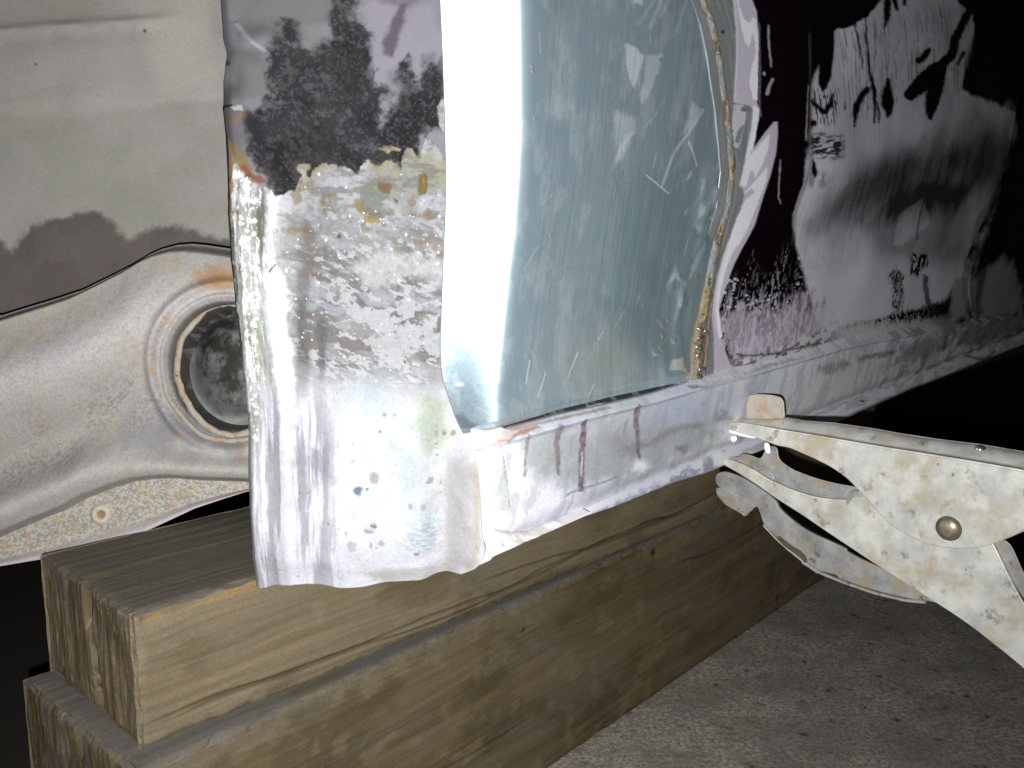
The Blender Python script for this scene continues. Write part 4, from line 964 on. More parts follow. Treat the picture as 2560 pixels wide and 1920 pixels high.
for pts in ([(520, 840), (640, 880), (640, 1000), (560, 1120), (470, 1150), (500, 1000)], [(340, 1100), (400, 1050), (380, 1200), (310, 1280)], [(140, 1220), (200, 1130), (180, 1200)], [(560, 560), (600, 540), (610, 700), (560, 760)], [(300, 1380), (370, 1330), (380, 1420), (320, 1480)], [(190, 780), (270, 620), (250, 720)], [(380, 780), (420, 760), (400, 900), (350, 1020)], [(440, 1240), (560, 1280), (600, 1320), (540, 1420)]):
    mark(S.poly(c4(pts), 7, 3), 0.5, (0.60, 0.63, 0.62))
for x, y, r in ((1657, 810, 7), (1680, 852, 5), (1655, 838, 4), (1636, 878, 8), (1648, 870, 5), (1672, 802, 4), (1545, 765, 2.5), (1605, 762, 2.5), (1738, 690, 4), (1700, 760, 3), (1715, 745, 3), (1648, 800, 4), (1525, 258, 1.8), (1325, 165, 2.5), (1328, 178, 3), (1334, 296, 2), (1374, 588, 2.5), (1300, 690, 2), (1740, 178, 2), (1646, 150, 4)):
    m = S.blob(x, y, r, r * 1.2, 0.4, warp=2); S.paint((0.62, 0.63, 0.6), m, 0.25, 0.7, h=0.0005)
scr = S.n(0.9, 70, seed=33, octs=3, rot=0.12)
S.paint((0.60, 0.66, 0.69), sstep(0.62, 0.80, scr) * sstep(BX + 8, BX + 60, X) * 0.2)
S.paint((0.25, 0.33, 0.36), sstep(0.38, 0.22, scr) * sstep(BX + 8, BX + 60, X) * 0.3)
# rust and dirt
spots_w = np.zeros(X.shape)
for sx, sy, sr in ((1759, 0, 34), (1785, 112, 40), (1808, 268, 48), (1826, 430, 46), (1789, 590, 44), (1757, 745, 60), (1745, 870, 80)):
    spots_w = np.maximum(spots_w, np.exp(-((Y - sy) / sr) ** 2))
S.paint((0.24, 0.16, 0.07), sstep(26, 3, WELD(Y) - X) * spots_w * sstep(0.34, 0.62, S.n(5, 14, seed=8, octs=4)) * 0.85, 0.5, 0.25)
S.paint((0.40, 0.42, 0.40), sstep(60, 10, WELD(Y) - X) * sstep(0.4, 0.7, S.n(6, 40, seed=10, octs=4)) * 0.5)
S.paint((0.44, 0.33, 0.17), S.poly([(1745, 780), (1754, 740), (1762, 700), (1756, 800), (1748, 860), (1738, 940), (1726, 940), (1722, 880), (1732, 820)], 8, 4, 6) * 0.8, 0.5, 0.1)
S.paint((0.42, 0.41, 0.34), S.poly([(1690, 900), (1720, 850), (1735, 800), (1745, 700), (1760, 690), (1740, 940), (1700, 940)], 14, 8, 8) * 0.5)
S.paint((0.10, 0.11, 0.11), S.stroke([(1800, 190), (1806, 300), (1790, 470)], 5, 12, 4) * 0.5)
S.paint((0.10, 0.13, 0.18), S.poly(crop([(135, 1210), (190, 1205), (250, 1240), (300, 1270), (240, 1320), (180, 1300)], 1080, 560, 2.514), 12, 6, 6) * 0.7, 0.5)
S.paint((0.25, 0.30, 0.36), sstep(0.80, 0.86, S.n(1.4, seed=9, octs=2)) * sstep(BX, BX - 60, X) * sstep(560, 760, Y) * 0.6)
S.paint((0.70, 0.72, 0.74), S.blob(1148, 963, 12, 6, 0.5) * 0.8, 0.35, 0.2)
S.paint((0.34, 0.26, 0.22), sstep(14, 3, PB(X) - Y) * sstep(1420, 1250, X) * 0.6)
S.paint((0.10, 0.11, 0.13), _edge * 0.85, 0.6, 0)
patch = S.build('patch_panel', MAT_GALV, car, 0.0014)

# weld beads along the seam
MAT_WELD = noise_mat('weld_metal', (0.44, 0.41, 0.36), (0.26, 0.25, 0.24), 300, 0.30, 0.75, (0.30, 0.20, 0.10), 220, (0.52, 0.64), 0.35, 0.0004)
def lump(name, px, py, rx, ry, out, mat, parent, seed=0, rot=0.0, hollow=0.0):
    nu, nv = 18, 10
    a = np.linspace(0, 2 * np.pi, nu, endpoint=False)[None, :]; t = np.linspace(0, 1, nv)[:, None]
    ca, sa = np.cos(a), np.sin(a)
    wob = 1 + 0.35 * (fbm(ca * 10 + 50 + seed * 7, sa * 10 + 50 + t * 6, 7, None, seed) - 0.5)
    x = t * rx * ca * wob; y = t * ry * sa * wob
    c, s_ = math.cos(rot), math.sin(rot)
    PXl = px + x * c - y * s_; PYl = py + x * s_ + y * c
    P = skin(PXl, PYl)
    hgt = out * np.sqrt(np.clip(1 - t ** 2, 0, 1)) - hollow * np.exp(-(t / 0.45) ** 2) + (fbm(x * 3 + 80, y * 3 + 80, 12, None, seed + 3) - 0.5) * out * 0.5
    hgt = np.where(t > 0.97, -0.0006, hgt)
    V = P + NB * (hgt + 0.0012)[..., None]
    idx = np.arange(nu * nv).reshape(nv, nu)
    q = np.stack([idx[:-1], np.roll(idx, -1, 1)[:-1], np.roll(idx, -1, 1)[1:], idx[1:]], -1).reshape(-1, 4)
    return raw_mesh(name, V.reshape(-1, 3), q, mat, parent)
PX, PY = grid(lambda y: WELD(y) - 18 - 10 * sstep(700, 900, y), lambda y: WELD(y) + 19 + 10 * sstep(700, 900, y), const(-50), lambda x: PB(x) - 1, 1.6)
S = Sheet(PX, PY, skin(PX, PY)); X, Y = PX, PY
T = (X - WELD(Y)) / 17.0
S.h = 0.0017 + 0.0014 * np.exp(-(T / 0.5) ** 2) * (0.5 + S.n(7, 9, seed=2, octs=3)) + (S.n(2.5, seed=3, octs=3) - 0.5) * 0.0007 - 0.0016 * sstep(0.35, 1.0, np.abs(T) / (1 + 0.4 * sstep(700, 900, Y)))
S.col[:] = (0.40, 0.42, 0.41); S.rgh[:] = 0.42; S.met[:] = 0.4
S.paint((0.30, 0.33, 0.34), sstep(0.4, 0.7, S.n(4, 22, seed=4)) * 0.7)
S.paint((0.56, 0.56, 0.52), sstep(0.55, 0.75, S.n(3, 16, seed=5)) * 0.7)
for sx, sy, rx, ry in ((1759, -4, 13, 44), (1785, 112, 13, 36), (1810, 275, 13, 48), (1826, 432, 13, 46), (1792, 590, 12, 44), (1757, 745, 11, 60), (1744, 870, 18, 95)):
    S.paint((0.46, 0.33, 0.16), S.blob(sx, sy, rx * 1.4, ry * 0.95, 0.7, warp=8, wl=4) * (0.55 + 0.45 * S.n(4, 8, seed=6)), 0.4, 0.2)
    S.paint((0.20, 0.12, 0.05), S.blob(sx + 3, sy, rx * 0.7, ry * 0.75, 0.5, warp=7, wl=3) * sstep(0.40, 0.62, S.n(3, 6, seed=7)) * 0.9)
for sx, sy, rx, ry in ((1761, -2, 6, 20), (1786, 122, 3, 14), (1806, 276, 5, 24), (1829, 434, 4, 17), (1788, 596, 3, 20), (1768, 700, 3, 14), (1800, 262, 3, 6)):
    m = S.blob(sx, sy, rx, ry, 0.5, warp=3, wl=2); S.paint((0.03, 0.028, 0.025), m * 0.92, 0.6, 0.1, h=-0.0016)
    S.paint((0.75, 0.70, 0.6), S.blob(sx - 8, sy + 6, 3, ry * 0.8, 0.7, warp=3) * 0.7, 0.25, 0.5)
S.paint((0.05, 0.04, 0.03), S.dots(70, (1720, 700, 1790, 950), 1.2, 4, 8) * 0.7)
seam = S.build('weld_seam', MAT_SIDE, patch, 0.0006)
for i, (x, y, rx, ry, o) in enumerate(((1744, 822, 6, 8, 0.0034), (1742, 846, 7, 8, 0.0036), (1741, 868, 8, 10, 0.0036), (1742, 890, 8, 10, 0.0034), (1748, 924, 8, 10, 0.0032), (1744, 941, 7, 7, 0.0030), (1760, 830, 6, 9, 0.0026))):
    lump('weld_bead', x, y, rx, ry, o, MAT_WELD, patch, seed=i + 1)

# ------------------------------------------------------------------ sill
MAT_SILL = attr_mat('primed_sill', bump=0.2, scale=900, spec=0.45, var=0.07, bdist=0.0003)
FOLD = curve([(1120, 1400), (1200, 1372), (1217, 1364), (1296, 1356), (1320, 1346), (1400, 1310), (1480, 1277), (1560, 1240), (1700, 1180), (1800, 1137), (1900, 1098), (2000, 1058), (2158, 994), (2411, 896), (2600, 822), (2700, 790)])
SBOT = curve([(1100, 1470), (1145, 1450), (1240, 1408), (1340, 1360), (1478, 1298), (1547, 1276), (1700, 1214), (1787, 1187), (1900, 1140), (2000, 1102), (2140, 1046), (2302, 974), (2465, 909), (2560, 870), (2700, 812)])
PX, PY = grid(const(1176), const(2640), lambda x: STOP(x) - 22, lambda x: FOLD(x) + 3, 2.6)
S = Sheet(PX, PY, skin(PX, PY, k=0.004)); X, Y = PX, PY
T = (Y - STOP(X)) / (FOLD(X) - STOP(X))
S.h = -0.006 + 0.010 * sstep(-0.10, 0.05, T) - 0.009 * np.clip(T - 0.06, 0, 0.8) - 0.005 * sstep(0.78, 1.0, T) ** 2
S.h += 0.0018 * np.exp(-((T - 0.06) / 0.03) ** 2)
S.h += (S.n(90, 50, seed=2, octs=2) - 0.5) * 0.0012
gapm = S.poly([(1256, 1066), (1398, 1018), (1517, 990), (1637, 964), (1725, 942), (1725, 954), (1637, 981), (1517, 1010), (1398, 1038), (1270, 1073)], 2)
S.h -= 0.003 * gapm
K = 1.0
c = lambda *v: lin(*v, Ks)
Ks = 0.98
S.col[:] = c(200, 202, 212)
S.paint(c(176, 180, 182), sstep(0.4, 0.7, S.n(60, 25, seed=3)) * 0.8)
S.paint((0.80, 0.82, 0.84), sstep(1680, 1900, X) * 0.85)
S.paint(c(206, 206, 224), sstep(0.45, 0.7, S.n(30, 12, seed=4)) * sstep(1650, 1400, X) * 0.6)
S.paint(c(236, 234, 244), S.poly([(1230, 1130), (1300, 1080), (1310, 1180), (1420, 1230), (1440, 1260), (1300, 1350), (1200, 1400), (1180, 1300)], 50, 20, 10) * 0.8)
S.paint(c(190, 192, 186), S.poly([(1190, 1120), (1246, 1108), (1262, 1180), (1278, 1268), (1240, 1285), (1200, 1290)], 4, 1) * 0.7)
S.paint(c(110, 106, 112), S.stroke([(1247, 1108), (1260, 1170), (1279, 1268), (1262, 1276)], 0.9, 2) * 0.7, h=-0.0006)
S.paint(c(168, 172, 170), S.poly([(1320, 1090), (1480, 1050), (1640, 1030), (1800, 1010), (1820, 1080), (1600, 1180), (1440, 1220), (1340, 1190)], 50, 24, 14) * 0.65)
S.paint(c(150, 154, 160), S.poly([(1420, 1100), (1640, 1060), (1780, 1050), (1780, 1130), (1560, 1210), (1420, 1220)], 60, 24, 14) * 0.55)
S.paint(c(168, 176, 200), S.poly([(1620, 1000), (1800, 960), (1900, 950), (1880, 1020), (1700, 1060), (1600, 1060)], 60, 20, 16) * 0.6)
k3 = lambda pts: crop(pts, 1100, 950, 2.911)
maroon = c(116, 96, 104)
for pts, a in (([(610, 390, 9), (612, 500, 8), (605, 580, 6), (615, 690, 9)], .6), ([(840, 330, 14), (832, 440, 14), (850, 560, 12), (865, 680, 8)], .8), ([(1020, 290, 12), (1028, 420, 14), (1030, 560, 13), (1040, 700, 13), (1048, 800, 14)], .9),
               ([(1405, 195, 15), (1408, 300, 14), (1430, 400, 11), (1445, 500, 9), (1465, 585, 7)], .85), ([(1340, 280, 6), (1325, 400, 6)], .4), ([(865, 340, 10), (850, 380, 9)], .7)):
    S.paint(maroon, S.stroke([(1100 + x / 2.911, 950 + y / 2.911, w_ / 1.9) for x, y, w_ in pts], 4, 4, 2.4, 3) * a * (0.7 + 0.6 * S.n(4, seed=11)))
S.paint(c(214, 210, 216), S.stroke(k3([(1030, 530), (1040, 700)]), 2.5, 2, 1) * 0.7)
S.paint(c(120, 110, 112), S.stroke(k3([(1460, 480), (1560, 440), (1680, 370), (1800, 350), (1880, 340)]), 9, 14, 8, 8) * 0.55)
S.paint(c(112, 104, 106), S.blob(1580, 1125, 20, 16, 0.7, warp=8) * 0.5); S.paint(c(104, 104, 108), S.blob(1712, 1125, 16, 10, 0.7, warp=6) * 0.7)
S.paint(c(132, 112, 124), S.blob(1545, 1110, 26, 26, 0.8, warp=10) * 0.4)
S.paint(c(112, 116, 120), S.blob(1806, 1042, 22, 14, 0.7, warp=8) * 0.7)
S.paint(c(120, 116, 122), S.stroke(k3([(940, 850), (1050, 800), (1170, 770), (1300, 720)]), 3, 6, 3, 4) * 0.6, h=-0.0005)
S.paint(c(236, 238, 246), S.blob(1608, 1170, 22, 16, 0.8, warp=5) * 0.8, h=0.0008)
S.paint(c(226, 216, 214), S.poly(k3([(950, 870), (1200, 840), (1400, 780), (1300, 860), (1050, 930)]), 14, 6) * 0.4)
# weld strip along the joint with the patch: bare, shiny and rusty
S.paint(c(226, 206, 196), S.stroke([(1180, 1108), (1260, 1086), (1330, 1062)], 9, 6, 4, 5) * 0.7, 0.3, 0.3)
S.paint(c(150, 104, 82), S.stroke([(1230, 1102), (1262, 1096), (1290, 1080), (1340, 1064)], 3, 5, 3, 5) * 0.7)
S.paint(c(230, 224, 220), S.stroke([(1275, 1074), (1400, 1044), (1517, 1016)], 3.0, 3, 1) * 0.8, 0.22, 0.7)
S.paint(c(70, 62, 58), S.stroke([(1716, 966), (1760, 962), (1840, 938), (1920, 912), (2000, 892)], 3, 5, 3, 5) * 0.7)
S.paint(c(214, 214, 222), np.exp(-((T - 0.05) / 0.05) ** 2) * 0.7 * sstep(1700, 1800, X))  # highlight of the rounded ledge painted as a pale line
S.paint((0.01, 0.008, 0.008), gapm * 0.97, 0.9, 0)  # shade in the joint gap painted black
# right hand run of the sill
k8 = lambda pts: crop(pts, 1760, 560, 2.765)
S.paint(c(92, 90, 98), S.poly(k8([(1040, 920), (1200, 890), (1320, 860), (1310, 900), (1200, 920), (1060, 950)]), 12, 6, 8) * 0.7)
S.paint(c(104, 100, 106), S.blob(2066, 920, 22, 12, 0.6, warp=8) * 0.6); S.paint(c(104, 100, 116), S.blob(2104, 912, 16, 12, 0.6, warp=6) * 0.6)
S.paint(c(96, 98, 112), S.poly(k8([(1340, 850), (1640, 760), (1640, 860), (1500, 960), (1340, 960)]), 40, 14, 14) * 0.7)
S.paint(c(74, 70, 62), S.poly(k8([(1640, 760), (1690, 740), (1680, 860), (1650, 880)]), 10, 4) * 0.7)
S.paint(c(80, 78, 70), S.poly(k8([(1720, 720), (1900, 680), (2212, 620), (2212, 760), (1900, 840), (1740, 860)]), 30, 14, 20) * 0.7)
S.paint(c(96, 92, 92), sstep(0.5, 0.7, S.n(24, 16, seed=7, octs=4)) * sstep(2100, 2300, X) * 0.6)
S.paint(c(150, 148, 148), sstep(0.56, 0.7, S.n(9, 30, seed=8, octs=4)) * 0.35)
S.col *= (0.90 + 0.20 * S.n(2.2, 1.6, seed=71, octs=3, gain=0.7))[..., None]

S.rgh[:] = np.where(S.rgh == 0.6, 0.5, S.rgh)
sill = S.build('sill', MAT_SILL, car, 0.0015)
# pinch flange below the fold
PX, PY = grid(const(1150), const(2640), lambda x: FOLD(x) - 10, SBOT, 2.6)
S = Sheet(PX, PY, skin(PX, PY, k=0.004)); X, Y = PX, PY
T = (Y - FOLD(X)) / (SBOT(X) - FOLD(X) + 1e-6)
S.h = -0.0100 + 0.004 * sstep(0.0, 0.8, T) - 0.002 * sstep(0.85, 1.0, T) ** 2 + (S.n(50, 20, seed=2, octs=2) - 0.5) * 0.0012
S.col[:] = c(196, 196, 206)
S.paint((0.80, 0.80, 0.83), sstep(1680, 1900, X) * 0.85)
S.paint(c(236, 234, 246), sstep(1560, 1440, X) * 0.9)
S.paint(c(120, 128, 140), S.poly([(1500, 1290), (1560, 1262), (1700, 1195), (1800, 1150), (1810, 1180), (1640, 1250), (1540, 1290)], 16, 8, 8) * sstep(0.3, 0.55, S.n(18, 5, seed=3, octs=4)) * 0.85)
S.paint(c(96, 104, 112), S.poly([(1290, 1345), (1330, 1348), (1345, 1362), (1315, 1364)], 6, 3) * 0.6)
S.paint(c(150, 150, 158), sstep(0.5, 0.7, S.n(30, 8, seed=4)) * sstep(1560, 1700, X) * 0.5)
S.paint(c(92, 88, 92), sstep(0.70, 0.92, T) * sstep(2080, 2160, X) * 0.9)
S.paint(c(80, 74, 76), S.stroke([(2430, 890), (2470, 900), (2500, 880)], 3, 3) * 0.7); S.paint(c(70, 70, 70), S.blob(2172, 1006, 5, 3, 0.4) * 0.9)
S.rgh[:] = 0.5
S.build('pinch_flange', MAT_SILL, sill, 0.0018)
# folded lip with dried sealer at the near end of the sill
LT = curve([(1190, 1318), (1240, 1322), (1296, 1336), (1330, 1334), (1400, 1306), (1480, 1277)])
LB = curve([(1190, 1356), (1215, 1352), (1240, 1362), (1270, 1366), (1296, 1358), (1320, 1349), (1400, 1312), (1480, 1280)])
PX, PY = grid(const(1196), const(1478), LT, LB, 2.4)
S = Sheet(PX, PY, skin(PX, PY, k=0.004))
T = (PY - LT(PX)) / (LB(PX) - LT(PX))
S.h = 0.0005 - 0.004 * (1 - T) ** 2 * 1.2 + 0.0012 * sstep(0.6, 0.9, T) + (S.n(9, seed=4) - 0.5) * 0.0012 - 0.003 * sstep(1400, 1480, PX)
S.col[:] = c(222, 218, 216); S.paint(c(176, 172, 166), sstep(0.5, 0.7, S.n(12, 6, seed=5)) * 0.6); S.paint(c(110, 100, 92), sstep(0.86, 0.97, T) * sstep(0.4, 0.6, S.n(8, seed=6)) * 0.7)
S.rgh[:] = 0.5
S.build('sealer_lip', MAT_SILL, sill, 0.0015)
# underside of the floor pan, behind the sill
MAT_PAN = noise_mat('dark_underseal', (0.03, 0.027, 0.025), (0.018, 0.016, 0.016), 30, 0.8)
pb = [hit(1420.0, 1180.0, P_CORNER - NB * 0.03, NB), hit(2900.0, 700.0, P_CORNER - NB * 0.03, NB)]
zz = 0.40
inw = unit([-math.cos(TH), math.sin(TH), 0])
V = []
for i in range(25):
    p = pb[0] + (pb[1] - pb[0]) * i / 24
    for j in range(9):
        V.append([p[0] + inw[0] * j * 0.15, p[1] + inw[1] * j * 0.15, zz + 0.02 * (1 if (j % 3 == 1) else 0) - (0.02 if j == 0 else 0)])
idx = np.arange(25 * 9).reshape(25, 9)
raw_mesh('floor_pan', arr(V), np.stack([idx[:-1, :-1], idx[1:, :-1], idx[1:, 1:], idx[:-1, 1:]], -1).reshape(-1, 4), MAT_PAN, car, smooth=False)

# ------------------------------------------------------------------ locking welding clamp on the pinch flange
ck = lambda pts: crop(pts, 1740, 940, 2.676)
CK = 0.70
MAT_CLAMP = noise_mat('dirty_zinc', lin(194, 192, 184, CK), lin(162, 161, 156, CK), 48, 0.45, 0.25, lin(158, 146, 122, CK), 34, (0.44, 0.74), 0.4, 0.0006, lin(96, 88, 76, CK), 60, (0.56, 0.76))
MAT_CLAMP2 = noise_mat('dull_zinc', lin(148, 147, 145, CK), lin(116, 116, 116, CK), 60, 0.5, 0.25, lin(140, 128, 106, CK), 50, (0.46, 0.7), 0.35, 0.0005, lin(84, 78, 70, CK), 90, (0.58, 0.74))
MAT_PIN = noise_mat('worn_pin', lin(150, 140, 120, CK), lin(110, 100, 84, CK), 200, 0.4, 0.5)
MAT_PINR = noise_mat('pin_dark_ring', lin(60, 54, 44, CK), lin(84, 74, 60, CK), 200, 0.7, 0.0)  # dark ring round the rivet pin
T_CL = hit(1830.0, 1090.0, P_CORNER, NB)                     # where the jaws grip
CN = unit([-math.sin(TH), -math.cos(TH), 0.0])               # plates face back along the car, towards the camera
clamp = empty('locking_clamp', T_CL)
tag(clamp, 'pale dirty metal locking clamp gripping the sill flange', 'clamp')

def hang(o, parent):
    o.parent = parent
    if parent.type == 'EMPTY':
        o.matrix_parent_inverse = mathutils_inv(parent)

def plate(name, pts, off, thick, mat, parent, bevel=0.0012, off2=None, warp=0.0):
    """flat pressing cut to an outline; off = how far behind the front plate (m)"""
    P0 = T_CL - CN * off
    a = arr(pts)
    pts3 = hit(a[:, 0], a[:, 1], P0, CN)
    bm = bmesh.new()
    vs = [bm.verts.new(p) for p in pts3]
    f = bm.faces.new(vs)
    bm.normal_update()
    if arr(f.normal) @ CN < 0:
        f.normal_flip()
    ext = bmesh.ops.extrude_face_region(bm, geom=[f])
    nv = [g for g in ext['geom'] if isinstance(g, bmesh.types.BMVert)]
    nvset = set(nv)
    # the extruded copy is the back side
    for v in nv:
        v.co = v.co - __import__('mathutils').Vector(CN * thick)
    bmesh.ops.recalc_face_normals(bm, faces=bm.faces)
    if bevel:
        ed = [e for e in bm.edges if len(e.link_faces) == 2 and e.calc_face_angle(0) > 0.9 and any(len(fc.verts) > 6 for fc in e.link_faces)]
        bmesh.ops.bevel(bm, geom=ed, offset=bevel, segments=4, affect='EDGES', clamp_overlap=True)
        for fc in bm.faces:
            fc.smooth = len(fc.verts) <= 6
    me = bpy.data.meshes.new(name); bm.to_mesh(me); bm.free()
    me.materials.append(mat)
    o = bpy.data.objects.new(name, me); COL.objects.link(o)
    hang(o, parent)
    return o

def dense(pts, n=4):
    """round off an outline (Chaikin)"""
    p = arr(pts)
    for _ in range(2):
        q = np.roll(p, -1, 0)
        p = np.stack([p * 0.8 + q * 0.2, p * 0.2 + q * 0.8], 1).reshape(-1, 2)
    return p

def ribbon(name, front, back, off_f, off_b, mat, parent, thick=0.0025, rows=8, bulge=0.0):
    """bent web between a front outline at depth off_f and a rear outline at off_b"""
    n = 60
    def res(p):
        p = arr(p); L_ = np.concatenate([[0], np.cumsum(np.linalg.norm(np.diff(p, axis=0), axis=1))]); s_ = np.linspace(0, L_[-1], n)
        return np.stack([np.interp(s_, L_, p[:, 0]), np.interp(s_, L_, p[:, 1])], 1)
    f, b = res(front), res(back)
    A = hit(f[:, 0], f[:, 1], T_CL - CN * off_f, CN); B = hit(b[:, 0], b[:, 1], T_CL - CN * off_b, CN)
    t = np.linspace(0, 1, rows)[:, None, None]
    P = A[None] * (1 - t) + B[None] * t
    P[..., 2] += (np.sin(t[..., 0] * math.pi) * bulge)
    lo = P.copy(); lo[..., 2] -= thick
    V = np.concatenate([P.reshape(-1, 3), lo.reshape(-1, 3)])
    idx = np.arange(rows * n).reshape(rows, n); k = rows * n
    q = [np.stack([idx[:-1, :-1], idx[:-1, 1:], idx[1:, 1:], idx[1:, :-1]], -1).reshape(-1, 4), np.stack([idx[:-1, :-1] + k, idx[1:, :-1] + k, idx[1:, 1:] + k, idx[:-1, 1:] + k], -1).reshape(-1, 4)]
    for e0, e1 in ((idx[0, :-1], idx[0, 1:]), (idx[-1, 1:], idx[-1, :-1])):
        q.append(np.stack([e0, e1, e1 + k, e0 + k], -1))
    for e0, e1 in ((idx[:-1, 0], idx[1:, 0]), (idx[1:, -1], idx[:-1, -1])):
        q.append(np.stack([e0, e1, e1 + k, e0 + k], -1))
    o = raw_mesh(name, V, np.concatenate(q), mat, None)
    hang(o, parent)
    return o

# upper jaw: front cheek
UPJ = ck([(330, 318), (500, 350), (800, 398), (1200, 468), (1500, 515), (1900, 580), (2194, 632), (2700, 720), (2700, 860), (2400, 960), (2194, 1040), (2080, 1090), (2000, 1122), (1900, 1150), (1750, 1162), (1600, 1142), (1500, 1110), (1400, 1062), (1300, 1000), (1210, 912), (1150, 840), (1080, 760), (1000, 680), (900, 610), (780, 550), (700, 515), (620, 480), (540, 468), (470, 440), (400, 412), (300, 385), (215, 362), (205, 335), (250, 312)])
uj = plate('upper_jaw', dense(UPJ), -0.003, 0.0050, MAT_CLAMP, clamp, 0.0024)
ribbon('jaw_back', ck([(240, 318), (500, 352), (800, 400), (1200, 470), (1500, 517), (1900, 582), (2194, 634), (2700, 722)]),
       ck([(250, 285), (420, 285), (590, 275), (740, 300), (920, 312), (1200, 352), (1500, 408), (1900, 455), (2194, 505), (2700, 600)]), 0.0006, 0.024, MAT_CLAMP, clamp, 0.0028, bulge=0.003)
plate('upper_jaw', dense(ck([(260, 290), (600, 285), (1200, 360), (1900, 465), (2700, 610), (2700, 760), (1900, 1000), (1500, 960), (1000, 600), (620, 430), (300, 350)])), 0.0235, 0.0028, MAT_CLAMP2, clamp)
# pressed tab that stands up behind the jaw
plate('jaw_tab', dense(ck([(318, 300), (330, 240), (334, 150), (350, 128), (420, 122), (500, 128), (560, 142), (582, 170), (586, 230), (592, 285), (460, 300)])), 0.016, 0.0030, noise_mat('rust_tinted_tab', lin(158, 150, 140, CK), lin(148, 142, 134, CK), 80, 0.6, 0.1, lin(150, 126, 104, CK), 60, (0.45, 0.62), 0.25, 0.0003, lin(100, 90, 80, CK), 120, (0.66, 0.74)), clamp)
# white spatter on the jaw tip
MAT_SPAT = noise_mat('white_spatter', lin(224, 222, 240, CK), lin(206, 204, 220, CK), 150, 0.5)
plate('jaw_tip', dense(ck([(208, 352), (260, 362), (340, 382), (396, 398), (394, 420), (330, 412), (250, 390), (214, 376)])), -0.0016, 0.0030, MAT_SPAT, clamp, 0.001)
plate('jaw_tip', dense(ck([(455, 446), (478, 450), (490, 480), (494, 516), (480, 524), (462, 514), (452, 480)])), -0.0012, 0.004, MAT_SPAT, clamp, 0.001)
plate('jaw_tip', dense(ck([(228, 410), (262, 398), (270, 430), (250, 446), (230, 440)])), 0.004, 0.004, MAT_SPAT, clamp, 0.001)
# lower jaw: front cheek
LOJ = ck([(165, 575), (220, 560), (300, 590), (400, 640), (470, 690), (640, 765), (800, 815), (990, 834), (1040, 800), (1110, 780), (1400, 850), (1900, 1000), (1985, 1122), (2060, 1280), (2130, 1420), (2210, 1560), (2400, 1880), (2500, 2100), (2330, 2080), (2100, 1880), (1800, 1645), (1500, 1452), (1200, 1262), (900, 1062), (700, 925), (520, 812), (400, 725), (280, 650), (200, 605)])
plate('lower_jaw', dense(LOJ), 0.0048, 0.0050, MAT_CLAMP, clamp, 0.0024)
# inner side of the lower jaw seen through the opening
plate('lower_jaw', dense(ck([(430, 560), (470, 470), (540, 475), (548, 560), (640, 628), (800, 688), (950, 725), (1060, 742), (1110, 770), (1100, 820), (1000, 850), (800, 830), (640, 780), (480, 705), (340, 640), (250, 570), (300, 520), (360, 530)])), 0.014, 0.0030, MAT_CLAMP2, clamp)
plate('lower_jaw', dense(ck([(165, 590), (210, 545), (300, 540), (420, 600), (520, 660), (520, 740), (330, 650), (200, 610)])), 0.010, 0.0030, MAT_CLAMP2, clamp)
# burr on the inner edge
plate('weld_burr', dense(ck([(995, 845), (1010, 790), (1040, 765), (1120, 775), (1125, 820), (1060, 815), (1040, 835), (1020, 870), (1005, 868)])), 0.0042, 0.003, MAT_CLAMP2, clamp, 0.0008)
# lower arm with swivel pad
ARM = ck([(130, 668), (150, 648), (190, 640), (300, 680), (420, 755), (528, 835), (548, 890), (640, 972), (720, 1030), (800, 1072), (900, 1115), (1000, 1160), (1000, 1178), (1100, 1232), (1210, 1280), (1320, 1330), (1440, 1400), (1600, 1460), (1680, 1540), (1560, 1506), (1400, 1486), (1200, 1438), (1000, 1372), (950, 1352), (940, 1330), (880, 1318), (835, 1306), (815, 1330), (760, 1290), (700, 1252), (706, 1236), (740, 1240), (715, 1205), (660, 1175), (600, 1125), (540, 1082), (450, 992), (425, 910), (408, 872), (330, 830), (210, 770), (140, 735), (128, 700)])
arm = plate('lower_arm', dense(ARM), 0.011, 0.0070, MAT_CLAMP2, clamp, 0.0030)
ribbon('arm_web', ck([(450, 985), (540, 1080), (620, 1150), (720, 1230), (835, 1306), (1000, 1372), (1200, 1440), (1400, 1488), (1540, 1500)]), ck([(470, 985), (550, 1060), (640, 1120), (740, 1190), (850, 1255), (1000, 1310), (1200, 1385), (1400, 1450), (1540, 1480)]), 0.0108, 0.034, MAT_CLAMP2, arm, 0.003)
plate('swivel_pad', dense(ck([(132, 745), (200, 765), (330, 832), (400, 872), (366, 895), (352, 915), (340, 910), (330, 935), (318, 942), (300, 922), (200, 868), (150, 815), (132, 780)])), 0.0095, 0.012, MAT_CLAMP2, arm, 0.001)
# dark strip laid over the arm to stand for its slot
plate('arm_dark_strip', ck([(540, 1075), (560, 1072), (600, 1105), (650, 1140), (700, 1170), (735, 1210), (745, 1245), (725, 1250), (700, 1212), (650, 1180), (590, 1140), (545, 1095)]), 0.0105, 0.001, noise_mat('slot_dark', lin(54, 48, 40, CK), lin(80, 72, 62, CK), 150, 0.8), arm, 0)
# handle strap behind
plate('handle', dense(ck([(1960, 1110), (2090, 1094), (2194, 1330), (2300, 1560), (2330, 1700), (2150, 1430)])), 0.010, 0.003, MAT_CLAMP2, clamp)

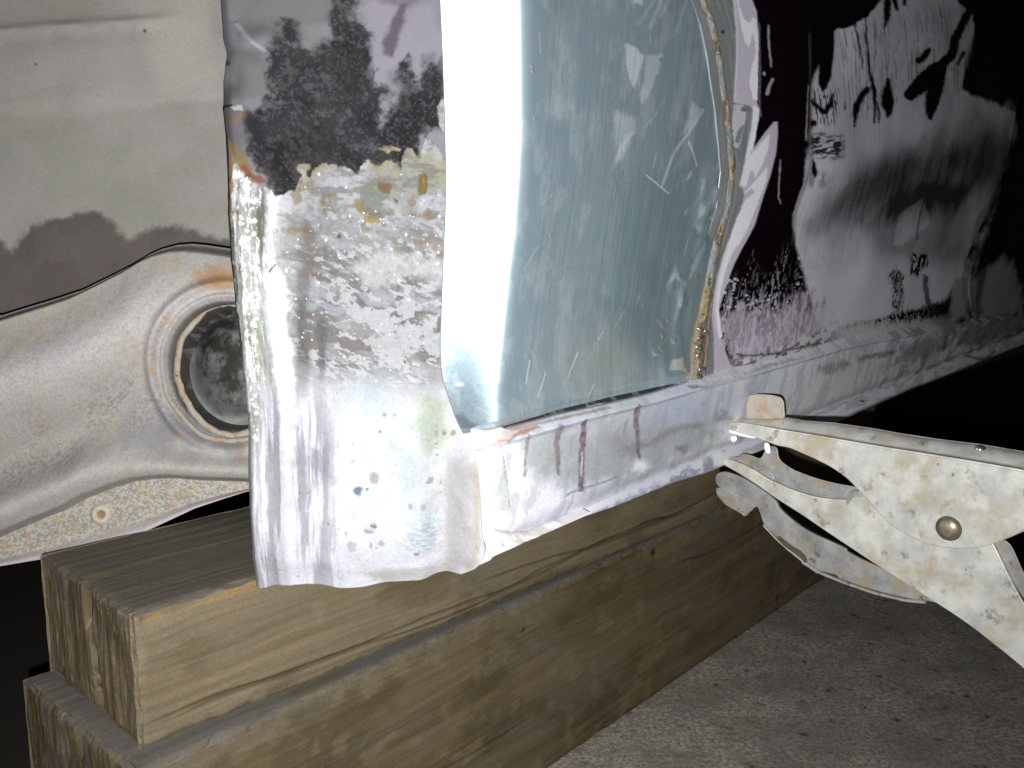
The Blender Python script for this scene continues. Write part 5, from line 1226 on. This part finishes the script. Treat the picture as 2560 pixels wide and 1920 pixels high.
def pin(name, x, y, r_px, off, length, mat, parent, dome=0.0, seg=40, inner=None):
    P0 = T_CL - CN * off
    cpt = hit(arr(x), arr(y), P0, CN)
    rad = r_px / F * float((cpt - CAM) @ FWD) * 1.05
    e1 = np.array([0, 0, 1.0]); e2 = unit(np.cross(e1, CN))
    prof = [(rad, -length), (rad, 0), (rad * 0.86, 0.0008), (rad * 0.6, 0.0008 + dome * 0.6), (rad * 0.3, 0.0008 + dome * 0.9), (0.00001, 0.0008 + dome)]
    a = np.linspace(0, 2 * np.pi, seg, endpoint=False)
    V = np.array([[cpt + (e1 * math.cos(t) + e2 * math.sin(t)) * r_ + CN * h_ for t in a] for r_, h_ in prof])
    idx = np.arange(len(prof) * seg).reshape(len(prof), seg)
    q = np.stack([idx[:-1], np.roll(idx, -1, 1)[:-1], np.roll(idx, -1, 1)[1:], idx[1:]], -1).reshape(-1, 4)
    o = raw_mesh(name, V.reshape(-1, 3), q, mat, None)
    hang(o, parent)
    return o
MAT_BEAD = noise_mat('spatter_metal', lin(150, 142, 126, CK), lin(120, 112, 98, CK), 200, 0.5, 0.2)
def spatter(x, y, r_px, off, seed):
    """a little bead of weld spatter stuck to the clamp"""
    x, y = ck([(x, y)])[0]
    c0 = hit(arr(x), arr(y), T_CL - CN * off, CN); rad = r_px / F * 0.66
    g = np.random.default_rng(seed); e1 = np.array([0, 0, 1.0]); e2 = unit(np.cross(e1, CN))
    V = []
    for i in range(6):
        th = i / 5 * math.pi / 2
        for j in range(12):
            ph = j / 12 * 2 * math.pi; q = rad * (0.8 + 0.4 * g.random())
            V.append(c0 + q * math.sin(th) * (e1 * math.cos(ph) + e2 * math.sin(ph)) + CN * q * math.cos(th) * 0.6)
    idx = np.arange(72).reshape(6, 12)
    o = raw_mesh('spatter_bead', arr(V), np.stack([idx[:-1], idx[1:], np.roll(idx, -1, 1)[1:], np.roll(idx, -1, 1)[:-1]], -1).reshape(-1, 4), MAT_BEAD, None)
    hang(o, uj)
for i, (x, y, r_, o_) in enumerate(((800, 830, 5, 0.0046), (890, 985, 4, 0.0046), (1620, 590, 3, -0.0032), (1805, 1295, 2.5, 0.0046), (1720, 660, 4, -0.0032), (860, 790, 5, 0.0136))):
    spatter(x, y, r_, o_, i + 1)
rv = ck([(1690, 1020)])[0]
pin('rivet_washer', rv[0], rv[1], 30, -0.0030, 0.004, MAT_PINR, uj)
pin('rivet', rv[0], rv[1], 23, -0.0036, 0.006, MAT_PIN, uj, dome=0.0016)
rb = ck([(1900, 492)])[0]
cp = hit(arr(rb[0]), arr(rb[1]), T_CL - CN * 0.014, CN)
MAT_RIV = noise_mat('shiny_rivet', (0.6, 0.6, 0.58), (0.45, 0.44, 0.42), 300, 0.22, 0.9)
sph = []
for i in range(8):
    for j in range(16):
        th = i / 7 * math.pi / 2; ph = j / 16 * 2 * math.pi
        sph.append(cp + 0.0042 * np.array([math.sin(th) * math.cos(ph), math.sin(th) * math.sin(ph), math.cos(th) * 0.7 + 0.12]))
idx = np.arange(128).reshape(8, 16)
o = raw_mesh('rivet', arr(sph), np.stack([idx[:-1], idx[1:], np.roll(idx, -1, 1)[1:], np.roll(idx, -1, 1)[:-1]], -1).reshape(-1, 4), MAT_RIV, None)
hang(o, uj)
